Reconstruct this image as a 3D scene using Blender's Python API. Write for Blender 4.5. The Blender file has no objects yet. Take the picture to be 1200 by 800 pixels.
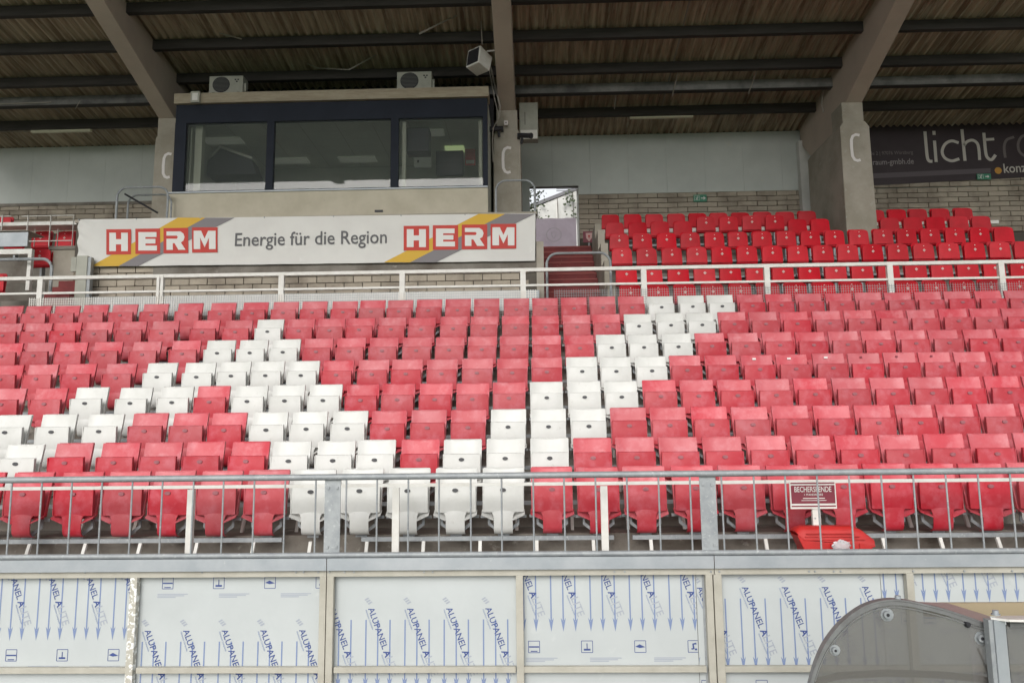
import bpy, bmesh, math, random
from mathutils import Vector, Matrix, noise
random.seed(7)
S = bpy.context.scene
C = S.collection
CZ = 3.0                      # eye height above the pitch
FPX = 900.0

# ---------------------------------------------------------------- camera
yaw, pitch, roll = 0.0287, 0.13498, 0.01049
fw = Vector((-math.sin(yaw)*math.cos(pitch), math.cos(yaw)*math.cos(pitch), math.sin(pitch)))
r0 = Vector((math.cos(yaw), math.sin(yaw), 0)); u0 = r0.cross(fw)
rt = r0*math.cos(roll) - u0*math.sin(roll); up = u0*math.cos(roll) + r0*math.sin(roll)
cam = bpy.data.objects.new('camera', bpy.data.cameras.new('camera')); C.objects.link(cam)
cam.matrix_world = Matrix(((rt.x, up.x, -fw.x, 0), (rt.y, up.y, -fw.y, 0), (rt.z, up.z, -fw.z, CZ), (0, 0, 0, 1)))
cam.data.sensor_width = 36; cam.data.lens = 36*FPX/1200; cam.data.clip_end = 1000
S.camera = cam

# ---------------------------------------------------------------- sky and sun (overcast day, open side behind the camera)
W = bpy.data.worlds.new('World'); S.world = W; W.use_nodes = True
nt = W.node_tree; nt.nodes.clear()
sky = nt.nodes.new('ShaderNodeTexSky'); sky.sky_type = 'NISHITA'; sky.sun_disc = False
sky.sun_elevation = math.radians(28); sky.sun_rotation = math.radians(190)
sky.dust_density = 4.0; sky.air_density = 1.0; sky.ozone_density = 1.0
hs = nt.nodes.new('ShaderNodeHueSaturation'); hs.inputs['Saturation'].default_value = 0.22
bg = nt.nodes.new('ShaderNodeBackground'); bg.inputs['Strength'].default_value = 0.12
wo = nt.nodes.new('ShaderNodeOutputWorld')
veil = nt.nodes.new('ShaderNodeMix'); veil.data_type = 'RGBA'; veil.inputs[0].default_value = .55; veil.inputs[7].default_value = (6.3, 6.5, 6.7, 1)   # even cloud layer over the clear sky
nt.links.new(sky.outputs[0], hs.inputs['Color']); nt.links.new(hs.outputs[0], veil.inputs[6]); nt.links.new(veil.outputs[2], bg.inputs[0]); nt.links.new(bg.outputs[0], wo.inputs[0])
sun = bpy.data.objects.new('sun', bpy.data.lights.new('sun', 'SUN')); C.objects.link(sun)
sun.data.energy = 1.0; sun.data.angle = math.radians(35); sun.data.color = (1, .97, .93)
el, az = math.radians(28), math.radians(190)
sd = Vector((math.sin(az)*math.cos(el), math.cos(az)*math.cos(el), math.sin(el)))
sun.rotation_euler = sd.to_track_quat('Z', 'Y').to_euler()
S.view_settings.view_transform = 'Standard'; S.view_settings.look = 'None'
S.view_settings.gamma = 1; S.view_settings.use_curve_mapping = False
S.view_settings.exposure = 0.63

# ---------------------------------------------------------------- helpers
def at(px, py, Y):
    """world point seen at photo pixel (px,py) on the plane at distance Y"""
    d = fw + rt*((px-600)/FPX) + up*((400-py)/FPX)
    p = d*(Y/d.y); return Vector((p.x, p.y, p.z+CZ))
def X(px, py, Y): return at(px, py, Y).x
def Z(px, py, Y): return at(px, py, Y).z

def tag(o, label=None, cat=None, group=None, kind=None):
    if label: o['label'] = label
    if cat: o['category'] = cat
    if group: o['group'] = group
    if kind: o['kind'] = kind
    return o
def thing(name, label, cat, loc=(0, 0, 0), group=None, rz=0):
    o = bpy.data.objects.new(name, None); C.objects.link(o); o.empty_display_size = .1
    o.location = loc; o.rotation_euler.z = rz
    return tag(o, label, cat, group)

class MB:
    def __init__(s, smooth=False): s.v = []; s.f = []; s.mi = []; s.m = 0; s.smooth = smooth
    def add(s, vs, fs):
        b = len(s.v); s.v += [tuple(p) for p in vs]
        for f in fs: s.f.append([i+b for i in f]); s.mi.append(s.m)
        return s
    def box(s, x0, x1, y0, y1, z0, z1):
        x0, x1 = sorted((x0, x1)); y0, y1 = sorted((y0, y1)); z0, z1 = sorted((z0, z1))
        return s.add([(x0,y0,z0),(x1,y0,z0),(x1,y1,z0),(x0,y1,z0),(x0,y0,z1),(x1,y0,z1),(x1,y1,z1),(x0,y1,z1)],
              [(0,3,2,1),(4,5,6,7),(0,1,5,4),(1,2,6,5),(2,3,7,6),(3,0,4,7)])
    def tube(s, pts, r, n=8, caps=True):
        pts = [Vector(p) for p in pts]; rings = []
        for i, p in enumerate(pts):
            if i == 0: d = pts[1]-p
            elif i == len(pts)-1: d = p-pts[i-1]
            else: d = (pts[i+1]-p).normalized()+(p-pts[i-1]).normalized()
            d.normalize(); a = Vector((0, 0, 1)) if abs(d.z) < .9 else Vector((0, 1, 0))
            e1 = d.cross(a).normalized(); e2 = d.cross(e1)
            rings.append([p+e1*(r*math.cos(2*math.pi*k/n))+e2*(r*math.sin(2*math.pi*k/n)) for k in range(n)])
        vs = [q for R in rings for q in R]; fs = []
        for i in range(len(pts)-1):
            for k in range(n):
                a, b = i*n+k, i*n+(k+1) % n
                fs.append((a, a+n, b+n, b))
        if caps: fs.append(tuple(range(n))); fs.append(tuple(reversed(range(len(vs)-n, len(vs)))))
        return s.add(vs, fs)
    def prism(s, poly, a0, a1, axis='y'):
        """poly: 2D outline; axis y -> (x,z) outline, x -> (y,z) outline, z -> (x,y) outline"""
        def P(u, v, w): return {'y': (u, w, v), 'x': (w, u, v), 'z': (u, v, w)}[axis]
        n = len(poly)
        vs = [P(u, v, a0) for u, v in poly]+[P(u, v, a1) for u, v in poly]
        return s.add(vs, [tuple(range(n)), tuple(reversed(range(n, 2*n)))]+[(i, i+n, (i+1) % n+n, (i+1) % n) for i in range(n)])
    def grid(s, fn, nu, nv):
        vs = [fn(i/nu, j/nv) for j in range(nv+1) for i in range(nu+1)]
        return s.add(vs, [(j*(nu+1)+i, j*(nu+1)+i+1, (j+1)*(nu+1)+i+1, (j+1)*(nu+1)+i) for j in range(nv) for i in range(nu)])
    def shell(s, fn, nu, nv, t):
        """curved plate with thickness: fn(u,v)->front point, back is offset by vector t"""
        t = Vector(t); A = [Vector(fn(i/nu, j/nv)) for j in range(nv+1) for i in range(nu+1)]
        n = len(A); W_ = nu+1; vs = A+[a+t for a in A]; fs = []
        for j in range(nv):
            for i in range(nu):
                q = (j*W_+i, j*W_+i+1, (j+1)*W_+i+1, (j+1)*W_+i); fs.append(q); fs.append(tuple(k+n for k in reversed(q)))
        for i in range(nu):
            fs.append((i+1, i, i+n, i+1+n)); b = nv*W_; fs.append((b+i, b+i+1, b+i+1+n, b+i+n))
        for j in range(nv):
            fs.append((j*W_, (j+1)*W_, (j+1)*W_+n, j*W_+n)); b = nu; fs.append(((j+1)*W_+b, j*W_+b, j*W_+b+n, (j+1)*W_+b+n))
        return s.add(vs, fs)
    def ribbon(s, pts, w, y):
        """flat stroke of width w in the x-z plane at depth y"""
        P = [Vector((p[0], p[1])) for p in pts]; L = []; R = []
        for i, p in enumerate(P):
            d = (P[min(i+1, len(P)-1)]-P[max(i-1, 0)]).normalized(); nn = Vector((-d.y, d.x))*w/2
            L.append((p.x+nn.x, y, p.y+nn.y)); R.append((p.x-nn.x, y, p.y-nn.y))
        n = len(P)
        return s.add(L+R, [(i, i+1, n+i+1, n+i) for i in range(n-1)])
    def mesh(s, name, mats):
        me = bpy.data.meshes.new(name); me.from_pydata(s.v, [], s.f)
        for m in (mats if isinstance(mats, (list, tuple)) else [mats]): me.materials.append(m)
        me.polygons.foreach_set('material_index', s.mi)
        bm = bmesh.new(); bm.from_mesh(me); bmesh.ops.recalc_face_normals(bm, faces=bm.faces); bm.to_mesh(me); bm.free()
        if s.smooth:
            me.polygons.foreach_set('use_smooth', [True]*len(me.polygons))
            try: me.set_sharp_from_angle(angle=math.radians(40))
            except Exception: pass
        return me
    def build(s, name, mats, parent=None, loc=None, bevel=0):
        return link(name, s.mesh(name, mats), parent, loc, bevel)
def link(name, me, parent=None, loc=None, bevel=0):
    o = bpy.data.objects.new(name, me); C.objects.link(o)
    if parent is not None: o.parent = parent
    if loc is not None: o.location = loc
    if bevel:
        b = o.modifiers.new('bevel', 'BEVEL'); b.width = bevel; b.segments = 2; b.limit_method = 'ANGLE'
    return o
def B(*a, **k): m = MB(k.get('smooth', False)); m.box(*a); return m
def T(pts, r, n=8): m = MB(True); m.tube(pts, r, n); return m
def copy_tree(o, parent=None):
    c = o.copy(); C.objects.link(c)
    if parent is not None: c.parent = parent
    for ch in o.children: copy_tree(ch, c)
    return c
def arc_loop(x0, x1, zt, zb, y, r, rad=.14, n=8):
    pts = [(x0, y, zb), (x0, y, zt-rad)]
    for k in range(1, 7): a = math.pi/2*k/6; pts.append((x0+rad-rad*math.cos(a), y, zt-rad+rad*math.sin(a)))
    for k in range(0, 7): a = math.pi/2*k/6; pts.append((x1-rad+rad*math.sin(a), y, zt-rad+rad*math.cos(a)))
    pts.append((x1, y, zb)); return pts

# ---------------------------------------------------------------- materials
def mat(name, c, r=.6, m=0.0, c2=None, sc=3.0, lo=.4, hi=.65, bump=0.0, bsc=40.0, var=0.0, stretch=(1, 1, 1), c3=None, sc3=9.0, lo3=.62, hi3=.72, spec=.5, huevar=0):
    M = bpy.data.materials.new(name); M.use_nodes = True; n = M.node_tree; L = n.links.new
    bs = n.nodes['Principled BSDF']; bs.inputs['Roughness'].default_value = r; bs.inputs['Metallic'].default_value = m
    bs.inputs['Specular IOR Level'].default_value = spec
    geo = n.nodes.new('ShaderNodeNewGeometry'); mp = n.nodes.new('ShaderNodeMapping'); mp.inputs['Scale'].default_value = stretch
    L(geo.outputs['Position'], mp.inputs[0])
    rgb = n.nodes.new('ShaderNodeRGB'); rgb.outputs[0].default_value = (*c, 1); col = rgb.outputs[0]
    def layer(col, cc, sc, lo, hi, seed):
        nz = n.nodes.new('ShaderNodeTexNoise'); nz.noise_dimensions = '4D'; nz.inputs['W'].default_value = seed
        nz.inputs['Scale'].default_value = sc; nz.inputs['Detail'].default_value = 7; nz.inputs['Roughness'].default_value = .62
        L(mp.outputs[0], nz.inputs['Vector'])
        mr = n.nodes.new('ShaderNodeMapRange'); mr.inputs[1].default_value = lo; mr.inputs[2].default_value = hi
        L(nz.outputs[0], mr.inputs[0])
        mx = n.nodes.new('ShaderNodeMix'); mx.data_type = 'RGBA'; L(mr.outputs[0], mx.inputs[0]); L(col, mx.inputs[6]); mx.inputs[7].default_value = (*cc, 1)
        return mx.outputs[2]
    if c2: col = layer(col, c2, sc, lo, hi, 1.3)
    if c3: col = layer(col, c3, sc3, lo3, hi3, 7.7)
    if var:
        oi = n.nodes.new('ShaderNodeObjectInfo'); mr = n.nodes.new('ShaderNodeMapRange')
        mr.inputs[3].default_value = 1-var; mr.inputs[4].default_value = 1+var; L(oi.outputs['Random'], mr.inputs[0])
        h = n.nodes.new('ShaderNodeHueSaturation'); L(mr.outputs[0], h.inputs['Value']); L(col, h.inputs['Color'])
        if huevar:
            ml = n.nodes.new('ShaderNodeMath'); ml.operation = 'MULTIPLY'; ml.inputs[1].default_value = 7.31
            fr = n.nodes.new('ShaderNodeMath'); fr.operation = 'FRACT'; m2 = n.nodes.new('ShaderNodeMapRange')
            m2.inputs[3].default_value = 1-huevar; m2.inputs[4].default_value = 1+huevar
            L(oi.outputs['Random'], ml.inputs[0]); L(ml.outputs[0], fr.inputs[0]); L(fr.outputs[0], m2.inputs[0]); L(m2.outputs[0], h.inputs['Saturation'])
        col = h.outputs[0]
    L(col, bs.inputs['Base Color'])
    if bump:
        nz = n.nodes.new('ShaderNodeTexNoise'); nz.inputs['Scale'].default_value = bsc; nz.inputs['Detail'].default_value = 5
        L(mp.outputs[0], nz.inputs['Vector']); bp = n.nodes.new('ShaderNodeBump'); bp.inputs['Strength'].default_value = bump; bp.inputs['Distance'].default_value = .01
        L(nz.outputs[0], bp.inputs['Height']); L(bp.outputs[0], bs.inputs['Normal'])
    return M
def emis(name, c, s):
    M = mat(name, c); b = M.node_tree.nodes['Principled BSDF']; b.inputs['Emission Color'].default_value = (*c, 1); b.inputs['Emission Strength'].default_value = s; return M
def glassy(name, tint, alpha, rough=.05, ior=1.5):
    """thin sheet: part see-through, part body colour, with a glossy coat"""
    M = mat(name, tint, r=rough); n = M.node_tree; L = n.links.new; bs = n.nodes['Principled BSDF']; out = n.nodes['Material Output']
    tr = n.nodes.new('ShaderNodeBsdfTransparent'); mx = n.nodes.new('ShaderNodeMixShader'); mx.inputs[0].default_value = alpha
    gl = n.nodes.new('ShaderNodeBsdfGlossy'); gl.inputs['Roughness'].default_value = rough
    fr = n.nodes.new('ShaderNodeFresnel'); fr.inputs[0].default_value = ior; m2 = n.nodes.new('ShaderNodeMixShader')
    L(tr.outputs[0], mx.inputs[1]); L(bs.outputs[0], mx.inputs[2]); L(mx.outputs[0], m2.inputs[1]); L(gl.outputs[0], m2.inputs[2]); L(fr.outputs[0], m2.inputs[0]); L(m2.outputs[0], out.inputs[0])
    return M

M = {}
M['conc'] = mat('concrete_terrace', (.25, .23, .20), .9, c2=(.13, .11, .09), sc=1.6, c3=(.38, .36, .32), sc3=6, bump=.4)
M['conc_col'] = mat('cast_concrete', (.44, .40, .34), .85, c2=(.33, .30, .24), sc=1.3, lo=.42, hi=.62, c3=(.48, .46, .41), sc3=9, lo3=.6, hi3=.75, bump=.25, bsc=25)
M['conc_beam'] = mat('painted_beam_concrete', (.56, .47, .39), .75, c2=(.46, .385, .32), sc=.8, bump=.08, bsc=30)
M['brick'] = mat('grey_block', (.44, .385, .31), .92, c2=(.26, .22, .175), sc=1.3, lo=.44, hi=.62, bump=.5, bsc=60, var=.13)
M['mortar'] = mat('mortar', (.13, .115, .095), .95, c2=(.09, .08, .07), sc=3)
M['plaster'] = mat('grey_painted_wall', (.60, .635, .605), .8, c2=(.51, .545, .52), sc=.8, lo=.38, hi=.66, c3=(.60, .61, .55), sc3=2.2, bump=.05)
M['sheet_roof'] = mat('fibre_cement_underside', (.59, .49, .37), .9, c2=(.27, .20, .14), sc=2.0, lo=.40, hi=.62, c3=(.62, .57, .47), sc3=5, lo3=.54, hi3=.70, bump=.5, bsc=12, var=.14, stretch=(5.5, .30, 1))  # dark lengthwise streaks paint corrugation shading into the sheet colour
M['purlin'] = mat('dark_purlin_timber', (.060, .054, .050), .8, c2=(.038, .034, .031), sc=3, stretch=(.4, 3, 3))
M['purlin2'] = mat('grey_steel_purlin', (.26, .255, .245), .6, c2=(.10, .10, .10), sc=2)
M['red'] = mat('faded_red_plastic', (.46, .033, .048), .48, c2=(.51, .066, .084), sc=4, lo=.40, hi=.68, c3=(.56, .15, .185), sc3=7, lo3=.48, hi3=.84, var=.08, huevar=.05, spec=.4)
M['redback'] = mat('sun_bleached_red_plastic', (.55, .072, .092), .46, c2=(.61, .14, .165), sc=4, lo=.40, hi=.68, c3=(.66, .27, .30), sc3=7, lo3=.50, hi3=.88, var=.08, huevar=.07, spec=.45)
M['white'] = mat('white_plastic', (.66, .66, .635), .42, c2=(.61, .61, .58), sc=6, var=.03, c3=(.50, .49, .45), sc3=16, lo3=.62, hi3=.78)
M['deepred'] = mat('deep_red_plastic', (.62, .014, .028), .45, c2=(.52, .012, .022), sc=4, var=.10, huevar=.03, spec=.2)
M['badge_d'] = mat('dark_badge', (.06, .06, .065), .5)
M['badge_g'] = mat('grey_badge', (.36, .12, .14), .5, c2=(.26, .085, .10), sc=40)
M['logo'] = mat('pale_print', (.62, .36, .34), .5, c2=(.70, .50, .46), sc=60)
M['dot'] = mat('white_screw_cap', (.8, .76, .74), .4)
M['galv'] = mat('galvanised_steel', (.36, .38, .39), .58, .3, c2=(.28, .30, .315), sc=9, lo=.4, hi=.62, c3=(.50, .52, .52), sc3=30, lo3=.58, hi3=.7, bump=.1, bsc=80)
M['galvband'] = mat('galvanised_flashing', (.42, .445, .465), .5, .35, c2=(.34, .37, .395), sc=2.5, lo=.4, hi=.62, c3=(.54, .55, .54), sc3=22, lo3=.66, hi3=.74)
M['wpaint'] = mat('chipped_white_paint', (.78, .77, .73), .5, c2=(.68, .66, .61), sc=6, c3=(.27, .20, .15), sc3=26, lo3=.70, hi3=.76)
M['cream'] = mat('cream_frame_paint', (.47, .45, .385), .6, c2=(.39, .37, .31), sc=5, lo=.42, hi=.68, c3=(.20, .16, .11), sc3=24, lo3=.68, hi3=.78, bump=.15)
M['creamspl'] = mat('cream_paint_white_splashes', (.46, .44, .375), .6, c2=(.84, .84, .81), sc=22, lo=.50, hi=.54, c3=(.33, .27, .18), sc3=30, lo3=.66, hi3=.74)
M['sheet'] = mat('white_protective_film', (.53, .56, .56), .34, c2=(.485, .515, .515), sc=1.1, c3=(.56, .585, .58), sc3=5, bump=.35, bsc=4.5)
M['pblue'] = mat('blue_print', (.045, .075, .24), .6)
M['pblue2'] = mat('mid_blue_print', (.19, .25, .42), .6)
M['pgrey'] = mat('grey_print', (.36, .39, .45), .6)
M['banner'] = mat('banner_cloth', (.74, .735, .70), .7, c2=(.69, .68, .65), sc=1.6, c3=(.78, .77, .74), sc3=5, bump=.25, bsc=6)
M['bred'] = mat('banner_red', (.58, .055, .04), .7, c2=(.54, .06, .05), sc=5)
M['byel'] = mat('banner_yellow', (.68, .42, .05), .7)
M['bgrey'] = mat('banner_grey', (.23, .215, .225), .7)
M['btext'] = mat('banner_text_grey', (.13, .13, .135), .7)
M['bwhite'] = mat('banner_letter_white', (.78, .77, .74), .7)
M['navy'] = mat('navy_window_frame', (.018, .023, .036), .6, c2=(.013, .017, .027), sc=2, spec=.2)
M['beige'] = mat('beige_render', (.60, .55, .44), .85, c2=(.52, .475, .37), sc=2.2, c3=(.36, .33, .27), sc3=11, lo3=.66, hi3=.8, bump=.1)
M['timber'] = mat('weathered_fascia', (.40, .35, .26), .85, c2=(.30, .25, .18), sc=5, stretch=(.5, 3, 3))
M['glass'] = glassy('window_glass', (.17, .19, .18), .20, .02, ior=1.27)
M['film'] = glassy('pale_window_film', (.46, .49, .58), .85, .15)
M['room'] = mat('room_wall', (.50, .52, .45), .9); M['roomdark'] = mat('room_dark', (.022, .026, .035), .7)
M['roomc'] = mat('room_ceiling', (.70, .73, .65), .9, c2=(.62, .65, .57), sc=1)
M['blind'] = mat('vertical_blind', (.55, .58, .46), .8)
M['lamp'] = emis('ceiling_lamp_panel', (.60, .75, .36), .30); M['lampdim'] = emis('dim_ceiling_lamp_panel', (.62, .66, .55), .05)
M['acw'] = mat('aircon_casing', (.42, .42, .36), .6, c2=(.35, .35, .30), sc=4); M['dark'] = mat('black_plastic', (.025, .025, .03), .5)
M['fan'] = mat('fan_grille', (.13, .13, .12), .6)
M['steps'] = mat('red_painted_steps', (.24, .045, .045), .8, c2=(.17, .04, .04), sc=4, c3=(.30, .12, .10), sc3=12, bump=.2)
M['nose'] = mat('step_edge', (.33, .10, .09), .8)
M['blackb'] = mat('dark_banner', (.035, .022, .026), .55, c2=(.045, .03, .035), sc=2); M['lighttxt'] = mat('pale_lettering', (.58, .55, .50), .6)
M['dimtxt'] = mat('dim_lettering', (.17, .145, .14), .6); M['orange'] = mat('orange_dot', (.60, .30, .05), .6); M['gband'] = mat('grey_band', (.115, .095, .105), .6)
M['green'] = mat('exit_green', (.05, .26, .16), .5)
M['tube'] = mat('tube_lamp_cover', (.80, .77, .60), .5, c2=(.72, .69, .52), sc=6)
M['maroon'] = mat('sign_maroon', (.22, .03, .05), .5)
M['binred'] = mat('bin_red', (.52, .022, .02), .45, c2=(.44, .02, .018), sc=6)
M['clear'] = glassy('crumpled_clear_bag', (.7, .7, .72), .5, .1)
M['poly'] = glassy('smoked_acrylic', (.175, .168, .16), .64, .12)
M['polyrim'] = mat('grey_rim', (.23, .235, .235), .45, .3, c2=(.17, .17, .17), sc=12)
M['pinkskin'] = mat('dull_pink_roof_skin', (.33, .25, .235), .5, c2=(.28, .22, .20), sc=4)
M['tan'] = mat('tan_board', (.36, .29, .18), .6, c2=(.32, .26, .17), sc=3)
M['grass'] = mat('pitch_grass', (.05, .10, .025), .9, c2=(.035, .075, .02), sc=.8)
M['ground'] = mat('outer_ground', (.16, .15, .13), .95, c2=(.12, .115, .10), sc=.3)
M['track'] = mat('grey_gravel_track', (.30, .29, .27), .95, c2=(.24, .23, .22), sc=12)
M['bldg'] = mat('white_render', (.66, .66, .63), .85, c2=(.56, .56, .53), sc=2)
M['roofdark'] = mat('dark_verge', (.16, .16, .17), .7)
M['pinkcloth'] = mat('pale_lilac_cloth', (.78, .72, .75), .7, c2=(.56, .48, .52), sc=5)
M['pinkprint'] = mat('faded_crest_print', (.70, .65, .67), .7)
M['leaf'] = mat('leaves', (.05, .07, .035), .7, c2=(.08, .10, .05), sc=9, var=.2)
M['bark'] = mat('bark', (.09, .075, .06), .9)
M['cable'] = mat('cable_sheath', (.35, .32, .28), .6)

n = M['pinkcloth'].node_tree; tl_ = n.nodes.new('ShaderNodeBsdfTranslucent'); tl_.inputs[0].default_value = (.85, .78, .82, 1); mx_ = n.nodes.new('ShaderNodeMixShader'); mx_.inputs[0].default_value = .7
n.links.new(n.nodes['Principled BSDF'].outputs[0], mx_.inputs[1]); n.links.new(tl_.outputs[0], mx_.inputs[2]); n.links.new(mx_.outputs[0], n.nodes['Material Output'].inputs[0])
# ---------------------------------------------------------------- text helpers
_tc = {}
def text_mesh(s, bold=0.0):
    """(verts, faces, width, cap height) of a string in the x-y plane, size 1"""
    k = (s, bold)
    if k in _tc: return _tc[k]
    cu = bpy.data.curves.new('t', 'FONT'); cu.body = s; cu.size = 1; cu.offset = bold; cu.resolution_u = 3
    o = bpy.data.objects.new('t', cu); C.objects.link(o); dg = bpy.context.evaluated_depsgraph_get(); dg.update()
    me = bpy.data.meshes.new_from_object(o.evaluated_get(dg)); bpy.data.objects.remove(o)
    v = [tuple(p.co) for p in me.vertices]; f = [tuple(p.vertices) for p in me.polygons]; bpy.data.meshes.remove(me)
    x0 = min(p[0] for p in v); x1 = max(p[0] for p in v); v = [(p[0]-x0, p[1], 0) for p in v]
    _tc[k] = (v, f, x1-x0); return _tc[k]
def put_text(mb, s, origin, width, ydepth, ang=0.0, ax=None, bold=0.0, squeeze=1.0):
    """lay a string in the x-z plane at depth y; width sets its length; squeeze scales its height"""
    v, f, w = text_mesh(s, bold); k = width/w; ca, sa = math.cos(ang), math.sin(ang)
    pts = []
    for p in v:
        a, b = p[0]*k, p[1]*k*squeeze
        pts.append((origin[0]+a*ca-b*sa, ydepth, origin[1]+a*sa+b*ca))
    mb.add(pts, f)

# ---------------------------------------------------------------- ground
GZ = 0.0
tag(B(-160, 160, -160, 160, -.5, GZ-.03).build('ground', M['ground']), kind='structure')
tag(B(-60, 60, -70, 3.2, GZ-.03, GZ+.004).build('pitch', M['grass']), kind='structure')
tag(B(-60, 60, 3.2, 7.28, GZ-.03, GZ+.012).build('pitch_side_path', M['track']), kind='structure')

# ---------------------------------------------------------------- lower terrace
rowY = {1: 8.127, 2: 8.82, 3: 9.49, 4: 10.17, 5: 10.83, 6: 11.51, 7: 12.19, 8: 12.87}
rowZ = {1: -.442, 2: -.132, 3: .242, 4: .635, 5: 1.04, 6: 1.46, 7: 1.89, 8: 2.31}
XL, XR = -16.0, 16.0
prof = [(7.36, -3.0), (7.36, rowZ[1]-.80)]
for k in range(1, 9):
    y = rowY[k]+.30
    zt = rowZ[k]-.80; zn = rowZ[k+1]-.80 if k < 8 else 1.96
    prof += [(y, zt), (y, zn)]
prof += [(20.6, 1.96), (20.6, -3.0)]
m = MB(); m.prism([(a, b+CZ) for a, b in prof], XL, XR, 'x'); tag(m.build('lower_terrace', M['conc']), kind='structure')

# ---------------------------------------------------------------- seats of the lower block
def make_seat(kind):
    """origin: middle of the seat under its folded pan; pan faces -y"""
    body = M['white'] if kind == 'white' else M['red']; backm = M['white'] if kind == 'white' else M['redback']
    t = thing('stadium_seat', 'x', 'stadium seat')
    # folded pan: broad panel with a rolled top lip
    def pan(u, v):
        z = .235+.285*v; w = .205+.006*v; xx = (u-.5)*2*w
        return (xx, -.012*math.sin(math.pi*min(1, v*1.1))-.016*(1-(abs(u-.5)*2)**3)+.02, z)
    m = MB(True); m.shell(pan, 8, 6, (0, .014, 0))
    m.shell(lambda u, v: ((u-.5)*.422, .004+.016*(abs(u-.5)*2)**3+.045*v*(1-.35*(abs(u-.5)*2)**3), .521+.007*math.sin(v*2.6)), 8, 3, (0, 0, -.006))
    for sx in (-1, 1): m.box(sx*.2035, sx*.213, .004, .045, .24, .52)
    # tongue: narrow throat of the shell curling under to the hinge
    tp = [(.012, .25), (.004, .20), (.002, .12), (.012, .05), (.045, .015), (.09, .008)]
    def tongue(u, v):
        a = v*(len(tp)-1); i = min(int(a), len(tp)-2); q = a-i
        y = tp[i][0]*(1-q)+tp[i+1][0]*q; z = tp[i][1]*(1-q)+tp[i+1][1]*q
        w = .098+.03*max(0, 1-v*3)**2
        return ((u-.5)*2*w, y-.012*(1-(abs(u-.5)*2)**2), z)
    m.shell(tongue, 5, 10, (0, .014, .004)); p = m.build('seat_pan', body, t)
    # backrest: leaning dished plate whose sides fold forward; lower corners end in wings
    def back(u, v):
        z = .20+.485*v; e = abs(u-.5)*2; w = .212+.004*v
        y = .075+.115*v**1.15 - .028*e**4 + .01*math.sin(math.pi*v)
        return ((u-.5)*2*w, y, z-.012*(1-e**2)*(v > .99))
    m = MB(True); m.shell(back, 10, 8, (0, .012, -.004))
    m.shell(lambda u, v: ((u-.5)*.42, .188+.022*v, .683+.008*math.sin(v*3)), 8, 2, (0, 0, -.01))
    for sx in (-1, 1):
        m.shell(lambda u, v, sx=sx: (sx*(.100+.125*u), -.012+.10*v-.0*u, .160+.055*u+.045*v), 3, 2, (0, .004, -.01))
        m.add([(sx*.216, .05, .22), (sx*.216, .095, .22), (sx*.220, .195, .68), (sx*.220, .165, .68),
               (sx*.209, .05, .22), (sx*.209, .095, .22), (sx*.213, .195, .68), (sx*.213, .165, .68)],
              [(0,1,2,3), (4,5,6,7), (0,3,7,4), (1,2,6,5), (0,1,5,4), (3,2,6,7)])
    m.build('backrest', backm, t)
    m = MB()
    for k in range(1): m.prism([(.030*math.cos(a)*1.05, .462+.020*math.sin(a)) for a in [i*math.pi/6 for i in range(12)]], -.014, .010, 'y')
    m.build('number_badge', M['badge_d'] if kind == 'white' else M['badge_g'], p)
    m = MB(); m.prism([(-.14, .20), (-.24, .20), (-.24, .17), (-.165, .17), (-.165, .10), (-.06, .02), (-.06, -.02), (.06, -.02), (.06, .02), (.165, .10), (.165, .17), (.24, .17), (.24, .20), (.14, .20), (.14, .12), (.05, .05), (-.05, .05), (-.14, .12)], .115, .13, 'y')
    m.build('bracket', M['galv'], t)
    return t
proto = {'white': make_seat('white'), 'red': make_seat('red')}
used = {'white': False, 'red': False}
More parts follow.
